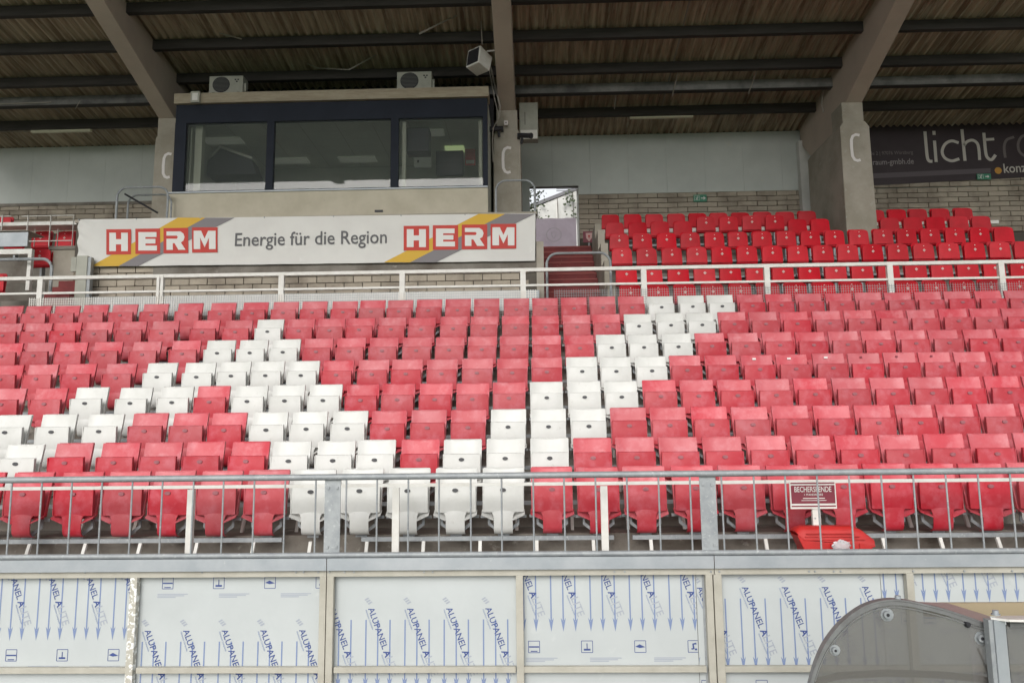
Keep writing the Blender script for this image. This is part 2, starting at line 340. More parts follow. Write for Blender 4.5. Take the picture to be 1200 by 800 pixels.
rows = {
1: (576.5, 569, [-31,27,86,142.5,197,252.5,309,364.5,421,477.5,533,589,646.7,701.7,757,815,872,930,989,1046,1102.5,1161,1219], 'rrrrrrrwwwwwrrrrrrrrrrr'),
2: (542, 529, [-41,18,77.5,133.7,184,235,287.5,338,389.5,439,490.7,540.7,592,644.5,695,745.7,798,850,902.5,956,1009,1061.7,1115,1168.7,1222], 'wwrrrrrwwwrwwwrrrrrrrrrrr'),
3: (505.5, 491.5, [5,61,116,169,217,263,312,359,407,453.5,501,548,595.5,643,690,737.5,785,834,882.5,931,980.5,1029.5,1079,1127.5,1178,1228], 'wwwrrrwwwrrrwwwrrrrrrrrrrr'),
4: (473, 457, [2,50.5,100,152,201.5,245,289.5,334,378.5,422.5,465.5,509.5,553,596.5,641,685,729,774,819,864,910,955,1001,1046.5,1092,1137.5,1182.5,1228], 'rrwwwrwwwrrrrrwwwrrrrrrrrrrr'),
5: (442.5, 427.5, [1,42,87.5,135.5,183,229.5,270.5,311,353,394,436,476,517,559,600,641,682,722,764,805.5,847.5,891,932.5,976,1018,1060.5,1102.5,1145,1188,1230], 'rrrrwwwwwrrrrrrrwwwrrrrrrrrrrr'),
6: (415, 400, [2,39.7,78.7,121,165.4,213.5,254,293,331.7,370.5,409,448,487.5,526,564.5,602.5,641,679.5,717,755,795,834.5,874.5,914.5,954,993,1032.8,1073,1112.7,1154,1193.5,1233], 'rrrrrrwwwrrrrrrrrrwwwrrrrrrrrrrr'),
7: (389.5, 375, [3,38.7,73.3,110,150,189,237,276,313,350,386,421,458,493,531,567,604,639,676,711.7,749,786,823,860.5,898,934.7,973,1010,1048,1086,1123,1160,1198,1236], 'rrrrrrrrwrrrrrrrrrrrwwwrrrrrrrrrrr'),
8: (370, 353, [5,37.5,71.7,106,141,177.5,218,257.5,295.5,331.7,366,401.7,435,467.5,502,536,570,605,638.7,673,706.7,741,775.5,811.7,846.7,881.7,916,951,987,1021.7,1057.5,1093,1128,1165,1200,1236], 'rrrrrrrrrrrrrrrrrrrrrrwwwrrrrrrrrrrr'),
}
ORD = ['', 'first', 'second', 'third', 'fourth', 'fifth', 'sixth', 'seventh', 'eighth', 'ninth', 'tenth', 'eleventh', 'twelfth', 'thirteenth', 'fourteenth', 'fifteenth', 'sixteenth', 'seventeenth', 'eighteenth', 'nineteenth', 'twentieth', 'twenty-first', 'twenty-second', 'twenty-third', 'twenty-fourth', 'twenty-fifth', 'twenty-sixth', 'twenty-seventh', 'twenty-eighth']
ROWN = {k: (ORD[k]+' row' if k > 1 else 'front row') for k in range(1, 8)}; ROWN[8] = 'topmost row'
GN = {1: [''], 2: ['left ', 'right '], 3: ['left ', 'middle ', 'right ']}
seatX = {}
for k, (yl, yr, xs, cs) in rows.items():
    assert len(xs) == len(cs), k
    ng = 0; prev = 'r'
    for c in cs:
        if c == 'w' and prev == 'r': ng += 1
        prev = c
    names = GN[ng]; g = -1; run = 0; prev = None; seatX[k] = []
    for i, (px, c) in enumerate(zip(xs, cs)):
        if c != prev:
            run = 0
            if c == 'w': g += 1
        run += 1; prev = c
        kind = 'white' if c == 'w' else 'red'
        py = yl+(yr-yl)*px/1200
        x = X(px, py, rowY[k]); seatX[k].append(x)
        if kind == 'white':
            lab = 'white folding seat, lower block %s, %s from left of its %swhite group' % (ROWN[k], ORD[run], names[g])
        elif g < 0:
            lab = 'faded red folding seat in the lower block, %s, %s from the left' % (ROWN[k], ORD[run])
        else:
            lab = 'faded red folding seat, lower block %s, %s right of the %swhite group' % (ROWN[k], ORD[run], names[g])
        o = proto[kind] if not used[kind] else copy_tree(proto[kind]); used[kind] = True
        tag(o, lab, 'stadium seat', 'tip-up seats of the lower block')
        o.location = (x+random.uniform(-.004, .004), rowY[k]+random.uniform(-.006, .006), rowZ[k]-.474+CZ+random.uniform(-.004, .004))
        o.rotation_euler = (random.uniform(-.014, .014), 0, random.uniform(-.02, .02))
        for ch in o.children:
            if ch.name.startswith('seat_pan'): ch.rotation_euler.x = random.gauss(0, .018)
# small stickers on six backs of the fifth row
for o in list(C.objects):
    if o.get('category') == 'stadium seat' and abs(o.location.y-rowY[5]) < .02:
        for px, mt in ((891, 'dot'), (932.5, 'dot'), (976, 'dot'), (1018, 'maroon'), (1060.5, 'maroon'), (1102.5, 'maroon')):
            if abs(o.location.x-X(px, 431, rowY[5])) < .02:
                bk = [c for c in o.children if c.name.startswith('backrest')][0]
                m = MB(); m.box(-.055, -.005, .158, .166, .615, .640) if mt == 'dot' else m.box(-.045, -.015, .158, .166, .618, .642)
                st_ = m.build('sticker', M[mt], bk)
# carrying rails with legs
for k in range(1, 9):
    t = thing('seat_rail', 'grey steel rail carrying the %s of lower seats' % ROWN[k], 'seat rail', (0, rowY[k]+.075, rowZ[k]-.508+CZ), 'rails under the lower seat rows')
    segs = [(-12, X(331, 625, 8.2)), (X(424, 625, 8.2), X(719, 622, 8.2)), (X(741, 622, 8.2), 12)] if k == 1 else [(-14, 14)]
    for a, b in segs: B(a, b, -.022, .022, -.022, .022).build('tube', M['galv'], t)
    xs = [X(p, 632, 8.1) for p in (29, 95, 160, 227, 294, 361, 428, 495, 562, 629, 696, 764, 832, 900, 969, 1039, 1107, 1175)] if k == 1 else [-12+.62*i for i in range(39)]
    h = .80-.508
    for x in xs:
        m = MB(); m.add([(x-.017, -.02, -.02), (x+.017, -.02, -.02), (x+.017, .01, -.02), (x-.017, .01, -.02), (x-.017, -.14, -h), (x+.017, -.14, -h), (x+.017, -.11, -h), (x-.017, -.11, -h)],
                        [(0,1,2,3), (4,7,6,5), (0,4,5,1), (1,5,6,2), (2,6,7,3), (3,7,4,0)])
        m.build('leg', M['wpaint'], t)

# ---------------------------------------------------------------- front fence
FY = 7.2
fx0 = X(625, 605, FY)
f = thing('front_fence', 'galvanised tube fence with thin vertical bars in front of the first seat row', 'fence', (0, FY, CZ-1.02))
zt, zb_ = -.270+1.02, -.976+1.02
T([(-9, 0, zt), (9, 0, zt)], .029, 12).build('top_rail', M['galv'], f)
T([(-9, 0, zb_), (9, 0, zb_)], .025, 12).build('bottom_rail', M['galv'], f)
bar = T([(0, 0, zb_), (0, 0, zt)], .0085, 8).mesh('bar', M['galv'])
for i in range(-24, 25): link('bar', bar, f, (fx0+i*.2885+random.uniform(-.004, .004), 0, 0))
pw = .074
pm = MB(); pm.box(-pw, pw, .0, .012, zb_+.02, zt-.02)
for a in (-.04, .04):
    for zz in (zt-.10, zb_+.07): pm.box(a-.012, a+.012, -.010, .0, zz-.012, zz+.012)
for i in (-2, -1, 0, 1, 2): pm.build('post_plate', M['galv'], f, (X(389.0, 600, FY)+i*3.465, .012, 0))

# white railing right behind
WY = 7.62
w = thing('white_handrail', 'low white painted handrail directly behind the grey front fence', 'railing', (0, WY, CZ-1.24))
wz = Z(600, 567, WY)-CZ+1.24
B(-9, 9, -.02, .02, wz-.016, wz+.016).build('top_rail', M['wpaint'], w)
for i in range(-4, 6):
    x = X(223, 610, WY)+i*2.03
    if abs(i) < 9: B(x-.034, x+.034, -.018, .018, 0, wz-.024).build('post', M['wpaint'], w)

# ---------------------------------------------------------------- front cladding with film-covered sheets
def poly_clip_mesh(mb, x0, x1, z0, z1, mats, name):
    me = mb.mesh(name, mats); bm = bmesh.new(); bm.from_mesh(me)
    for co, no in (((x0, 0, 0), (-1, 0, 0)), ((x1, 0, 0), (1, 0, 0)), ((0, 0, z0), (0, 0, -1)), ((0, 0, z1), (0, 0, 1))):
        bmesh.ops.bisect_plane(bm, geom=bm.verts[:]+bm.edges[:]+bm.faces[:], plane_co=co, plane_no=no, clear_outer=True)
    bm.to_mesh(me); bm.free(); return me
pwall = thing('panel_wall', 'front wall of white film-covered sheets printed with blue arrows in a cream frame', 'wall', (0, 7.17, 0))
PY = 7.17
CY = 7.28
PX = 7.28/FPX*1.005          # metres per photo pixel at the sheets
def sheet(xa, xb, lines_y, u0, syms, tl, ztop=668):
    """lines_y: photo height where the arrow shafts start; u0: first arrow; syms, tl: icon and caption positions"""
    x0, x1 = X(xa, 730, CY), X(xb, 730, CY); z1 = Z(600, ztop, CY); z0 = .06
    sh = B(x0, x1, CY-PY, CY-PY+.004, z0, z1).build('sheet', M['sheet'], pwall)
    mb = MB(); y = CY-PY-.0015
    per, vper = 44.2*PX, 157*PX
    X0 = X(u0, 730, CY); Zs = Z(600, lines_y, CY)
    i0 = math.floor((x0-X0)/per)-1; i1 = math.ceil((x1-X0)/per)
    for j in (-1, 0, 1):
        zs = Zs-j*vper
        if zs-95*PX > z1 or zs+80*PX < z0: continue
        for i in range(i0, i1+1):
            ux = X0+i*per
            mb.m = 1
            for a in (0, 13.5, 27.2):
                xx = ux+a*PX
                mb.add([(xx-.0062, y, zs), (xx+.0062, y, zs), (xx+.0062, y, zs-65.3*PX), (xx-.0062, y, zs-65.3*PX)], [(0, 1, 2, 3)])
                mb.add([(xx-.023, y, zs-62*PX), (xx, y, zs-66*PX), (xx+.023, y, zs-62*PX), (xx, y, zs-77*PX)], [(0, 1, 3), (1, 2, 3)])
            ang = math.radians(-69); o = Vector((ux+2.0*PX, zs+12*PX)); d = Vector((math.cos(ang), math.sin(ang))); n_ = Vector((-d.y, d.x))
            yt = y-.001
            mb.m = 0; put_text(mb, 'ALUPANEL', o, 47.5*PX, yt, ang, bold=.008, squeeze=1.0)
            o2 = o+d*(49.5*PX); put_text(mb, 'A', o2, 7.6*PX, yt, ang, bold=.025)
            mb.m = 2; o3 = o+d*(57.5*PX); put_text(mb, 'LITE', o3, 21*PX, yt, ang, bold=.006, squeeze=1.0)
            mb.m = 1; o4 = o-n_*(3.3*PX); 
            put_text(mb, 'Aluminium Composite', o4, 23*PX, yt, ang, bold=.01); put_text(mb, 'Aluminium Composite', o4+d*(52*PX), 23*PX, yt, ang, bold=.01)
            # folded-ribbon emblem
            mb.m = 2; cx, cz = ux+2.2*PX, zs+20*PX
            for q in (-1, 0, 1):
                c = Vector((cx+q*1.9*PX, cz-q*2.1*PX))
                mb.add([(c.x-2.6*PX, yt, c.y-.2*PX), (c.x+1.4*PX, yt, c.y+2.2*PX), (c.x+3.0*PX, yt, c.y+1.2*PX), (c.x-1.2*PX, yt, c.y-1.4*PX)], [(0, 1, 2, 3)])
        zsym = zs+64*PX; sx0 = X(syms, 730, CY); k0 = math.floor((x0-sx0)/(59*PX))
        for i in range(k0, k0+7):
            cx = sx0+i*59*PX; s_ = 6.2*PX; mb.m = 0; q = i % 5
            for a, b in (((-1, -1), (1, -1)), ((1, -1), (1, 1)), ((1, 1), (-1, 1)), ((-1, 1), (-1, -1))):
                mb.ribbon([(cx+a[0]*s_, zsym+a[1]*s_), (cx+b[0]*s_, zsym+b[1]*s_)], .0055, y-(.0004 if a[0] == b[0] else 0))
            if q == 0: mb.ribbon([(cx-s_*.9, zsym), (cx+s_*.9, zsym)], .012, y-.001); mb.ribbon([(cx-s_*.6, zsym-s_*.75), (cx+s_*.6, zsym-s_*.75)], .008, y-.001)
            elif q == 1: mb.ribbon([(cx, zsym+s_*.6), (cx, zsym-s_*.4)], .008, y-.001); mb.ribbon([(cx-s_*.6, zsym-s_*.5), (cx+s_*.6, zsym-s_*.5)], .016, y-.001)
            elif q == 2: mb.add([(cx-s_*.9, y-.001, zsym), (cx-s_*.1, y-.001, zsym+s_*.4), (cx+s_*.9, y-.001, zsym-.005), (cx-s_*.1, y-.001, zsym-s_*.25)], [(0, 1, 2, 3)])
            elif q == 3: mb.ribbon([(cx+s_*.5, zsym+s_*.5), (cx-s_*.1, zsym+s_*.4), (cx, zsym-.02), (cx-s_*.4, zsym-s_*.4)], .016, y-.001); mb.ribbon([(cx+.01, zsym-s_*.5), (cx+s_*.6, zsym-s_*.5)], .016, y-.001)
            else:
                for a in range(3):
                    c = (cx+s_*.42*math.cos(a*2.09+1.57), zsym+s_*.42*math.sin(a*2.09+1.57))
                    mb.add([(c[0]+.018*math.cos(t_*math.pi/4), y-.001, c[1]+.018*math.sin(t_*math.pi/4)) for t_ in range(8)], [tuple(range(8))])
        mb.m = 2; tx0 = X(tl, 730, CY); k0 = math.floor((x0-tx0)/(71*PX))
        for i in range(k0, k0+5):
            cx = tx0+i*71*PX
            for q, (l_, zz) in enumerate(((35, 1.9), (31, .2), (21, -1.5))):
                mb.ribbon([(cx, zsym-(14-zz)*PX), (cx+l_*PX, zsym-(14-zz)*PX)], .0085, y)
    me = poly_clip_mesh(mb, x0+.002, x1-.002, z0, z1-.001, [M['pblue'], M['pblue2'], M['pgrey']], 'print')
    o = link('print', me, sh); return sh
sheet(-70, 153, 665, -1, 16, 36-71)
sheet(153, 378, 750, 168, 194.5, 183)
sheet(392, 609, 725, 429, 425, 400, 668)
sheet(609, 817, 657, 646, 625.5, 616)
sheet(817.6, 830, 702, 816, 826, 790, 668)
sheet(843, 1035, 702, 869, 889, 850)
sheet(1035.6, 1071, 626, 1039, 1000, 1020)
sheet(1071.6, 1290, 626, 1085, 1090, 1100)
zA = [Z(600, q, FY) for q in (652, 666.5, 667.3, 674.2, 781.3, 788.3)]
# flashing in three lengths under the fence
for a, b in ((-90, 381.5), (382.5, 837.5), (838.5, 1290)):
    xa, xb = X(a, 665, 7.15), X(b, 665, 7.15)
    m = MB(); m.box(xa, xb, 0, .012, zA[1], zA[0]); m.box(xa, xb, .012, .19, zA[0]-.012, zA[0]-.001)
    m.build('flashing', M['galvband'], pwall)
for a, b in ((-90, 382), (383, 837), (838, 1290)):
    B(X(a, 677, FY), X(b, 677, FY), .035, .085, zA[3], zA[1]+.02).build('top_frame_rail', M['cream'], pwall)
def fpost(a, b, mt, y0=.030, y1=.095, ytop=None):
    B(X(a, 730, FY), X(b, 730, FY), y0, y1, .03, (ytop or zA[3])-.001).build('frame_post', mt, pwall, bevel=.003)
fpost(149.5, 158, M['creamspl']); fpost(373.5, 381, M['cream']); fpost(382, 390, M['cream'], .028, .09); fpost(605, 613.5, M['cream'])
fpost(829, 837.3, M['cream']); fpost(838.5, 848, M['cream'], .028, .09); fpost(1066.5, 1075, M['cream']); fpost(-75, -66, M['cream'])
for a, b in ((-66, 149), (158.6, 373), (390.5, 604.5), (614, 828.5), (848.5, 1066), (1075.5, 1290)):
    B(X(a, 784, FY), X(b, 784, FY), .038, .090, zA[5], zA[4]).build('frame_rail', M['cream'], pwall, bevel=.003)
    B(X(a, 784, FY), X(b, 784, FY), .038, .090, .03, .10).build('frame_rail', M['cream'], pwall)
B(X(387, 730, 7.45), X(399, 730, 7.45), .12+.06, .30, .0, zA[3]).build('steel_post', M['galv'], pwall)
B(X(825, 730, 7.26), X(833.5, 730, 7.26), .100, .107, .0, zA[3]).build('steel_post', M['galv'], pwall)
# bolts on the top frame rail
for p in (47, 100, 237, 347, 356, 373, 386, 404, 415, 497, 507, 720, 732, 833, 843, 948, 955, 977, 985, 1070, 1130, 1186):
    c = at(p, 668.5+(1-p/1200)*2-1.5, FY)
    m = MB(); m.prism([(c.x+.009*math.cos(a*math.pi/3), c.z-.012+.009*math.sin(a*math.pi/3)) for a in range(6)], .025, .036, 'y'); m.build('bolt', M['galv'], pwall)

# ---------------------------------------------------------------- sign and red bin behind the fence
SY = 7.56
c = at(952.5, 579.5, SY); sw, sh_ = 52/FPX*SY/2, 31/FPX*SY/2
s = thing('notice_board', 'small maroon notice with white stripes lettered BECHERSPENDE on a white post', 'sign', (c.x, SY, CZ-1.24))
zc = c.z-(CZ-1.24)
B(-sw, sw, -.006, .006, zc-sh_, zc+sh_).build('board', M['wpaint'], s)
B(-sw+.012, sw-.012, -.009, -.006, zc-sh_*.62, zc+sh_*.70).build('panel', M['maroon'], s)
m = MB(); put_text(m, 'BECHERSPENDE', (-sw*.80, zc+sh_*.22), sw*1.60, -.0105, bold=.006, squeeze=1.45)
put_text(m, '+ PFANDMARKE', (-sw*.40, zc-sh_*.05), sw*.82, -.0105, bold=.006, squeeze=1.1)
m.box(-sw*.45, sw*.5, -.0105, -.0095, zc-sh_*.27, zc-sh_*.21); m.box(-sw*.52, sw*.56, -.0105, -.0095, zc-sh_*.42, zc-sh_*.38)
m.build('lettering', M['wpaint'], s)
m = MB(); m.box(-sw+.01, sw-.01, -.009, -.006, zc+sh_*.80, zc+sh_*.90); m.box(-sw+.01, sw-.01, -.009, -.006, zc-sh_*.86, zc-sh_*.76); m.build('stripe', M['maroon'], s)
m = MB(); m.box(-.01, .062, .008, .045, 0, zc-sh_*.5); m.build('post', M['wpaint'], s)
for zz in (.35, .43, .52): B(.005, .018, .002, .008, zz, zz+.014).build('screw', M['galv'], s)

bY = 7.45
bl, br = X(931, 630, bY), X(1023, 630, bY); bz1 = Z(975, 616.5, bY); bz0 = Z(975, 637, bY)
b_ = thing('red_bin', 'red plastic collecting bin with ribbed domed lid, standing behind the fence below the notice', 'bin', ((bl+br)/2, 7.495, CZ-1.24))
hw = (br-bl)/2; zt_ = bz1-(CZ-1.24); ze = bz0-(CZ-1.24)
def lerp_(t, P):
    for (a, b), (c_, d) in zip(P, P[1:]):
        if t <= c_: return b+(d-b)*(t-a)/(c_-a)
    return P[-1][1]
def lid(u, v):
    px = 931+92*u
    yt_ = lerp_(px, [(931, 622), (934, 618.5), (940, 617), (1000, 617.3), (1010, 622), (1023, 632)]); yb_ = lerp_(px, [(931, 625), (937, 630), (1000, 636), (1023, 637)])
    zz0 = ze+(637-yb_)*bY/FPX; zz1 = ze+(637-yt_)*bY/FPX; q = abs(2*v-1)
    z = zz0+(zz1-zz0)*(1-q**5)
    return ((u-.5)*2*hw*(1-.04*q**4), (v-.5)*.22, z+.004*math.cos(v*40)*(1-q))
m = MB(True); m.shell(lid, 40, 10, (0, 0, -.008)); m.build('lid', M['binred'], b_)
m = MB(); m.prism([(-hw*.97, ze+.09), (-hw*.80, ze+.045), (hw*.3, ze+.002), (hw*.98, ze-.006), (hw*.98, ze-.022), (hw*.90, ze-.03), (hw*.80, 0), (-hw*.76, 0), (-hw*.84, ze-.03), (-hw*.97, ze+.075)], -.11, .09, 'y'); m.build('body', M['binred'], b_, bevel=.008)
for a in (-.1, .62): B(a*hw-.02, a*hw+.02, -.124, -.1105, ze-.045, ze+.012).build('clip', M['binred'], b_)
for q in (.030, .058, .086): B(-hw*(.84-q), hw*(.86-q*4.5), -.1165, -.108, ze+.012+q, ze+.020+q).build('rib', M['binred'], b_)
c = at(987, 637, 7.24)
m = MB(); 
def crump(u, v):
    a, q = u*2*math.pi, v*math.pi; r = .5+.9*noise.noise(Vector((math.cos(a)*4, math.sin(a)*4, q*4)))
    return (c.x+.085*math.sin(q)*math.cos(a)*(.8+.4*r), 7.26+.02*math.sin(q)*math.sin(a), c.z-.02+.045*math.cos(q)*(.5+.9*r))
m.grid(crump, 18, 10); tag(m.build('clear_bag', M['clear']), 'crumpled clear plastic bag lying between the red bin and the fence', 'plastic bag')

# ---------------------------------------------------------------- upper walkway railing
RY = 13.4
g = thing('walkway_railing', 'long chipped white railing along the walkway above the lower block', 'railing', (0, RY, CZ+1.96))
g0 = CZ+1.96
zr1 = Z(613, 316.5, RY)-g0; zr2 = Z(613, 334.5, RY)-g0
B(-13, 13, -.03, .03, zr1-.032, zr1+.032).build('top_rail', M['wpaint'], g, bevel=.006)
B(-13, 13, -.02, .02, zr2-.018, zr2+.018).build('lower_rail', M['wpaint'], g)
for p in (-92, 48, 186, 190.5, 330, 471.5, 613, 754.5, 899, 1043.5, 1174.5, 1320):
    x = X(p, 335, RY); ww = .048 if p not in (186, 190.5) else .025
    B(x-ww, x+ww, -.038, .038, -.3, zr1+.01 if p != 613 else zr1).build('post', M['wpaint'], g)
def wires(x0, x1, z0, z1, y, step, r, mt, parent):
    m = MB(); n = int((x1-x0)/step)
    for i in range(n+1): x = x0+i*step; m.box(x-r, x+r, y-r, y+r, z0, z1)
    k = int((z1-z0)/step)
    for i in range(k+1): z = z0+i*step; m.box(x0, x1, y+r, y+3*r, z-r, z+r)
    o = m.build('wire_mesh', mt, parent); o['kind'] = 'stuff'; return o
za, zb2 = Z(613, 356, RY)-g0-.25, zr2-.09
wires(X(37, 350, RY), X(630, 345, RY), za, zb2, -.05, .042, .0062, M['wpaint'], g)
wires(X(650, 345, RY), 9.5, za, zb2, -.05, .042, .0022, M['galv'], g)
# pale trunking strip seen through the left mesh
t = thing('trunking', 'pale grey cable trunking at the foot of the block wall behind the wire mesh', 'trunking', (0, 14.28, g0))
B(X(40, 350, 14.1), X(632, 345, 14.1), -.05, .0, Z(330, 352, 14.1)-g0-.25, Z(330, 343, 14.1)-g0).build('trunk', M['galvband'], t)

# ---------------------------------------------------------------- platform under the banner, made of blocks
def block_wall(par, x0, x1, z0, z1, y, bw, bh, thick=.06, hole=None, off=0.0):
    """blocks as single parts on a mortar core; y = face plane of blocks in the parent's frame"""
    full = MB(); full.box(-(bw-.018)/2, (bw-.018)/2, 0, thick, -(bh-.016)/2, (bh-.016)/2); fm = full.mesh('block', M['brick'])
    hf = MB(); hf.box(-(bw/2-.018)/2, (bw/2-.018)/2, 0, thick, -(bh-.016)/2, (bh-.016)/2); hm = hf.mesh('half_block', M['brick'])
    k = 0; z = z0+bh/2
    while z+bh/2 <= z1+.02:
        x = x0+(bw/2 if k % 2 == 0 else bw)+off
        if k % 2: link('brick', hm, par, (x0+bw/4, y, z))
        while x-bw/2 < x1:
            if not (hole and hole(x, z)) and x+bw/2 <= x1+.02:
                link('brick', fm, par, (x, y+random.uniform(-.004, .004), z))
            x += bw
        z += bh; k += 1
plat = thing('platform_wall', 'grey block wall of the raised platform below the long white banner', 'wall', (0, 14.36, g0))
pxl, pxr = -8.95, X(629, 330, 14.36)
B(pxl, pxr, .03, .30, 0, Z(300, 257, 14.36)-g0-.01).build('core', M['mortar'], plat)
block_wall(plat, pxl, pxr, .52, .52+.131*9, 0, .355, .131)
B(pxl+1.6, pxr, -.025, .02, 1.335, 1.62).build('concrete_ledge', M['conc'], plat)
B(pxr-.0, pxr+.14, -.01, .30, 0, Z(628, 283, 14.36)-g0).build('end_pier', M['conc_col'], plat)
tag(B(pxl, pxr, 14.68, 19.4, g0-.4, CZ+4.48).build('platform', M['conc']), kind='structure')
B(pxl-.02, pxr+.02, 0.0, .32, Z(300, 257, 14.36)-g0, Z(300, 257, 14.36)-g0+.05).build('coping', M['conc_col'], plat)
# pale cabinet at the left end
cb = thing('service_cabinet', 'pale upright metal box at the left end of the banner', 'cabinet', (X(96, 320, 14.1), 14.1, g0))
B(X(89.5, 320, 14.1)-cb.location.x, X(102, 320, 14.1)-cb.location.x, -.02, .1, 0, Z(96, 300, 14.1)-g0).build('casing', M['acw'], cb)
B(X(102.5, 320, 14.12)-cb.location.x, X(106.5, 320, 14.12)-cb.location.x, .0, .1, 0, Z(104, 300, 14.1)-g0-.02).build('side_panel', M['galv'], cb)
B(X(83, 312, 14.1)-cb.location.x, X(89, 312, 14.1)-cb.location.x, .0, .1, Z(96, 318, 14.1)-g0, Z(96, 301, 14.1)-g0).build('side_box', M['acw'], cb)

# ---------------------------------------------------------------- banner
BY = 14.27
def wr(x, z):   # soft wrinkles of the cloth
    v = noise.noise(Vector((x*.9+z*2, z*1.5, 3)))*.012
    d = max(0, 1-(x+8.93)/.48); v += d*.030*math.sin((x*2.2+z*3.0)*7)
    return v
bn = thing('sponsor_banner', 'long white banner with HERM in red squares twice and Energie für die Region between', 'banner', (0, BY, 0))
tl, tr, bl_, br_ = at(92, 257, BY), at(627.5, 250, BY), at(90.5, 312.5, BY), at(627, 305.5, BY)
def cloth(u, v):
    a = bl_.lerp(br_, u); b = tl.lerp(tr, u); p = a.lerp(b, v)
    sag = -.02*math.sin(math.pi*((u*9) % 1))*(1-v)*.5
    return (p.x, wr(p.x, p.z), p.z+sag*.4)
m = MB(True); m.shell(cloth, 240, 40, (0, .004, 0)); m.build('cloth', M['banner'], bn)
def onb(polys, name, mt, off, cuts=True):
    """polygons or meshes given in photo positions, draped on the cloth"""
    m = MB(True)
    for poly in polys:
        pts = [at(px, py, BY) for px, py in poly]; m.add([(p.x, 0, p.z) for p in pts], [tuple(range(len(pts)))])
    return drape(m, name, mt, off)
def drape(m, name, mt, off):
    me = m.mesh(name, mt); bm = bmesh.new(); bm.from_mesh(me)
    xs = [v.co.x for v in bm.verts]; a, b = min(xs), max(xs); n = int((b-a)/.09)
    for i in range(1, n+1):
        bmesh.ops.bisect_plane(bm, geom=bm.verts[:]+bm.edges[:]+bm.faces[:], plane_co=(a+i*(b-a)/(n+1), 0, 0), plane_no=(1, 0, 0))
    zs_ = [v.co.z for v in bm.verts]; a, b = min(zs_), max(zs_); n = int((b-a)/.15)
    for i in range(1, n+1):
        bmesh.ops.bisect_plane(bm, geom=bm.verts[:]+bm.edges[:]+bm.faces[:], plane_co=(0, 0, a+i*(b-a)/(n+1)), plane_no=(0, 0, 1))
    for v in bm.verts: v.co.y = wr(v.co.x, v.co.z)-off
    bm.to_mesh(me); bm.free(); return link(name, me, bn)
for (b0, b1, b2, t0, t1, t2, yb, yt) in ((107, 139, 162, 209, 241, 275, 312, 255.3), (450, 480.5, 511, 561, 592, 626.5, 307.5, 250.8)):
    onb([[(b0, yb), (b1, yb), (t1, yt), (t0, yt)]], 'yellow_stripe', M['byel'], .009)
    onb([[(b1+.1, yb), (b2, yb), (t2, yt), (t1+.1, yt)]], 'grey_stripe', M['bgrey'], .009)
LET = {'H': [[(0, 0), (.36, 0), (.36, .37), (.64, .37), (.64, 0), (1, 0), (1, 1), (.64, 1), (.64, .65), (.36, .65), (.36, 1), (0, 1)]],
 'E': [[(0, 0), (1, 0), (1, .27), (.38, .27), (.38, .38), (.92, .38), (.92, .63), (.38, .63), (.38, .73), (.98, .73), (.98, 1), (0, 1)]],
 'R': [[(0, 0), (.34, 0), (.34, .36), (.44, .36), (.64, 0), (1.03, 0), (.78, .40), (.92, .5), (.98, .70), (.92, .88), (.76, 1), (0, 1), (0, .77), (.56, .77), (.62, .69), (.56, .60), (0, .60)]],
 'M': [[(0, 0), (.30, 0), (.30, .62), (.5, .1), (.70, .62), (.70, 0), (1, 0), (1, 1), (.66, 1), (.5, .58), (.34, 1), (0, 1)]]}
for boxes in ([(125, 154, 269, 298.6), (159, 188, 268.3, 297.8), (192, 221, 267.6, 297), (225.5, 255.3, 266.8, 296.2)],
              [(473.2, 503, 265, 293.8), (507.3, 537, 264.3, 293), (541.2, 571, 263.6, 292.4), (575, 605, 262.8, 291.8)]):
    for ch, (a, b, y0, y1) in zip('HERM', boxes):
        onb([[(a, y1), (b, y1-.3), (b, y0-.3), (a, y0)]], 'red_square', M['bred'], .014)
        w_, h_ = b-a, y1-y0; ax_, bx_ = a+w_*.125, b-w_*.125; ay_, by_ = y1-h_*.135, y0+h_*.135
        if ch == 'M': ax_, bx_ = a+w_*.07, b-w_*.07
        onb([[(ax_+(bx_-ax_)*u, ay_+(by_-ay_)*v) for u, v in p] for p in LET[ch]], 'letter', M['bwhite'], .019)
m = MB(); o0 = at(275.5, 288.5, BY); o1 = at(453.5, 285, BY)
put_text(m, 'Energie für die Region', (o0.x, o0.z), (o1.x-o0.x), 0, math.atan2(o1.z-o0.z, o1.x-o0.x), bold=.008, squeeze=1.12)
drape(m, 'slogan', M['btext'], .012)
for p in (92.5, 160, 235, 310, 391, 470, 545, 627):
    c = at(p, 257.5-(p-92)*.0131, BY); B(c.x-.008, c.x+.008, -.012, .09, c.z-.012, c.z+.012).build('eyelet', M['galv'], bn)

# ---------------------------------------------------------------- press box (booth)
KY = 15.4
bx0, bx1 = -7.57, -.91
bz_ = CZ+4.4
z_sill = Z(390, 224, KY); z_g0 = Z(390, 221, KY); z_g1 = Z(390, 141, KY); z_fr = Z(390, 119.5, KY); z_top = Z(390, 108, KY)
k = thing('press_box', 'navy framed glazed press box between the concrete columns above the banner', 'booth', (bx0, KY, bz_))
def kb(x0, x1, y0, y1, z0, z1, name, mt, par=None, bevel=0):
    m = MB(); m.box(x0-bx0, x1-bx0, y0-KY, y1-KY, z0-bz_, z1-bz_); return m.build(name, mt, par or k, bevel=bevel)
kb(bx0-.06, bx1+.0, KY-.03, KY+.1, bz_, z_sill, 'lower_wall', M['beige'])
kb(bx0-.06, bx1+.0, KY-.06, KY+.10, z_sill, z_sill+.03, 'sill', M['galvband'])
kb(bx0, bx1, KY-.02, KY+.10, z_g1, z_fr, 'head_panel', M['navy'])
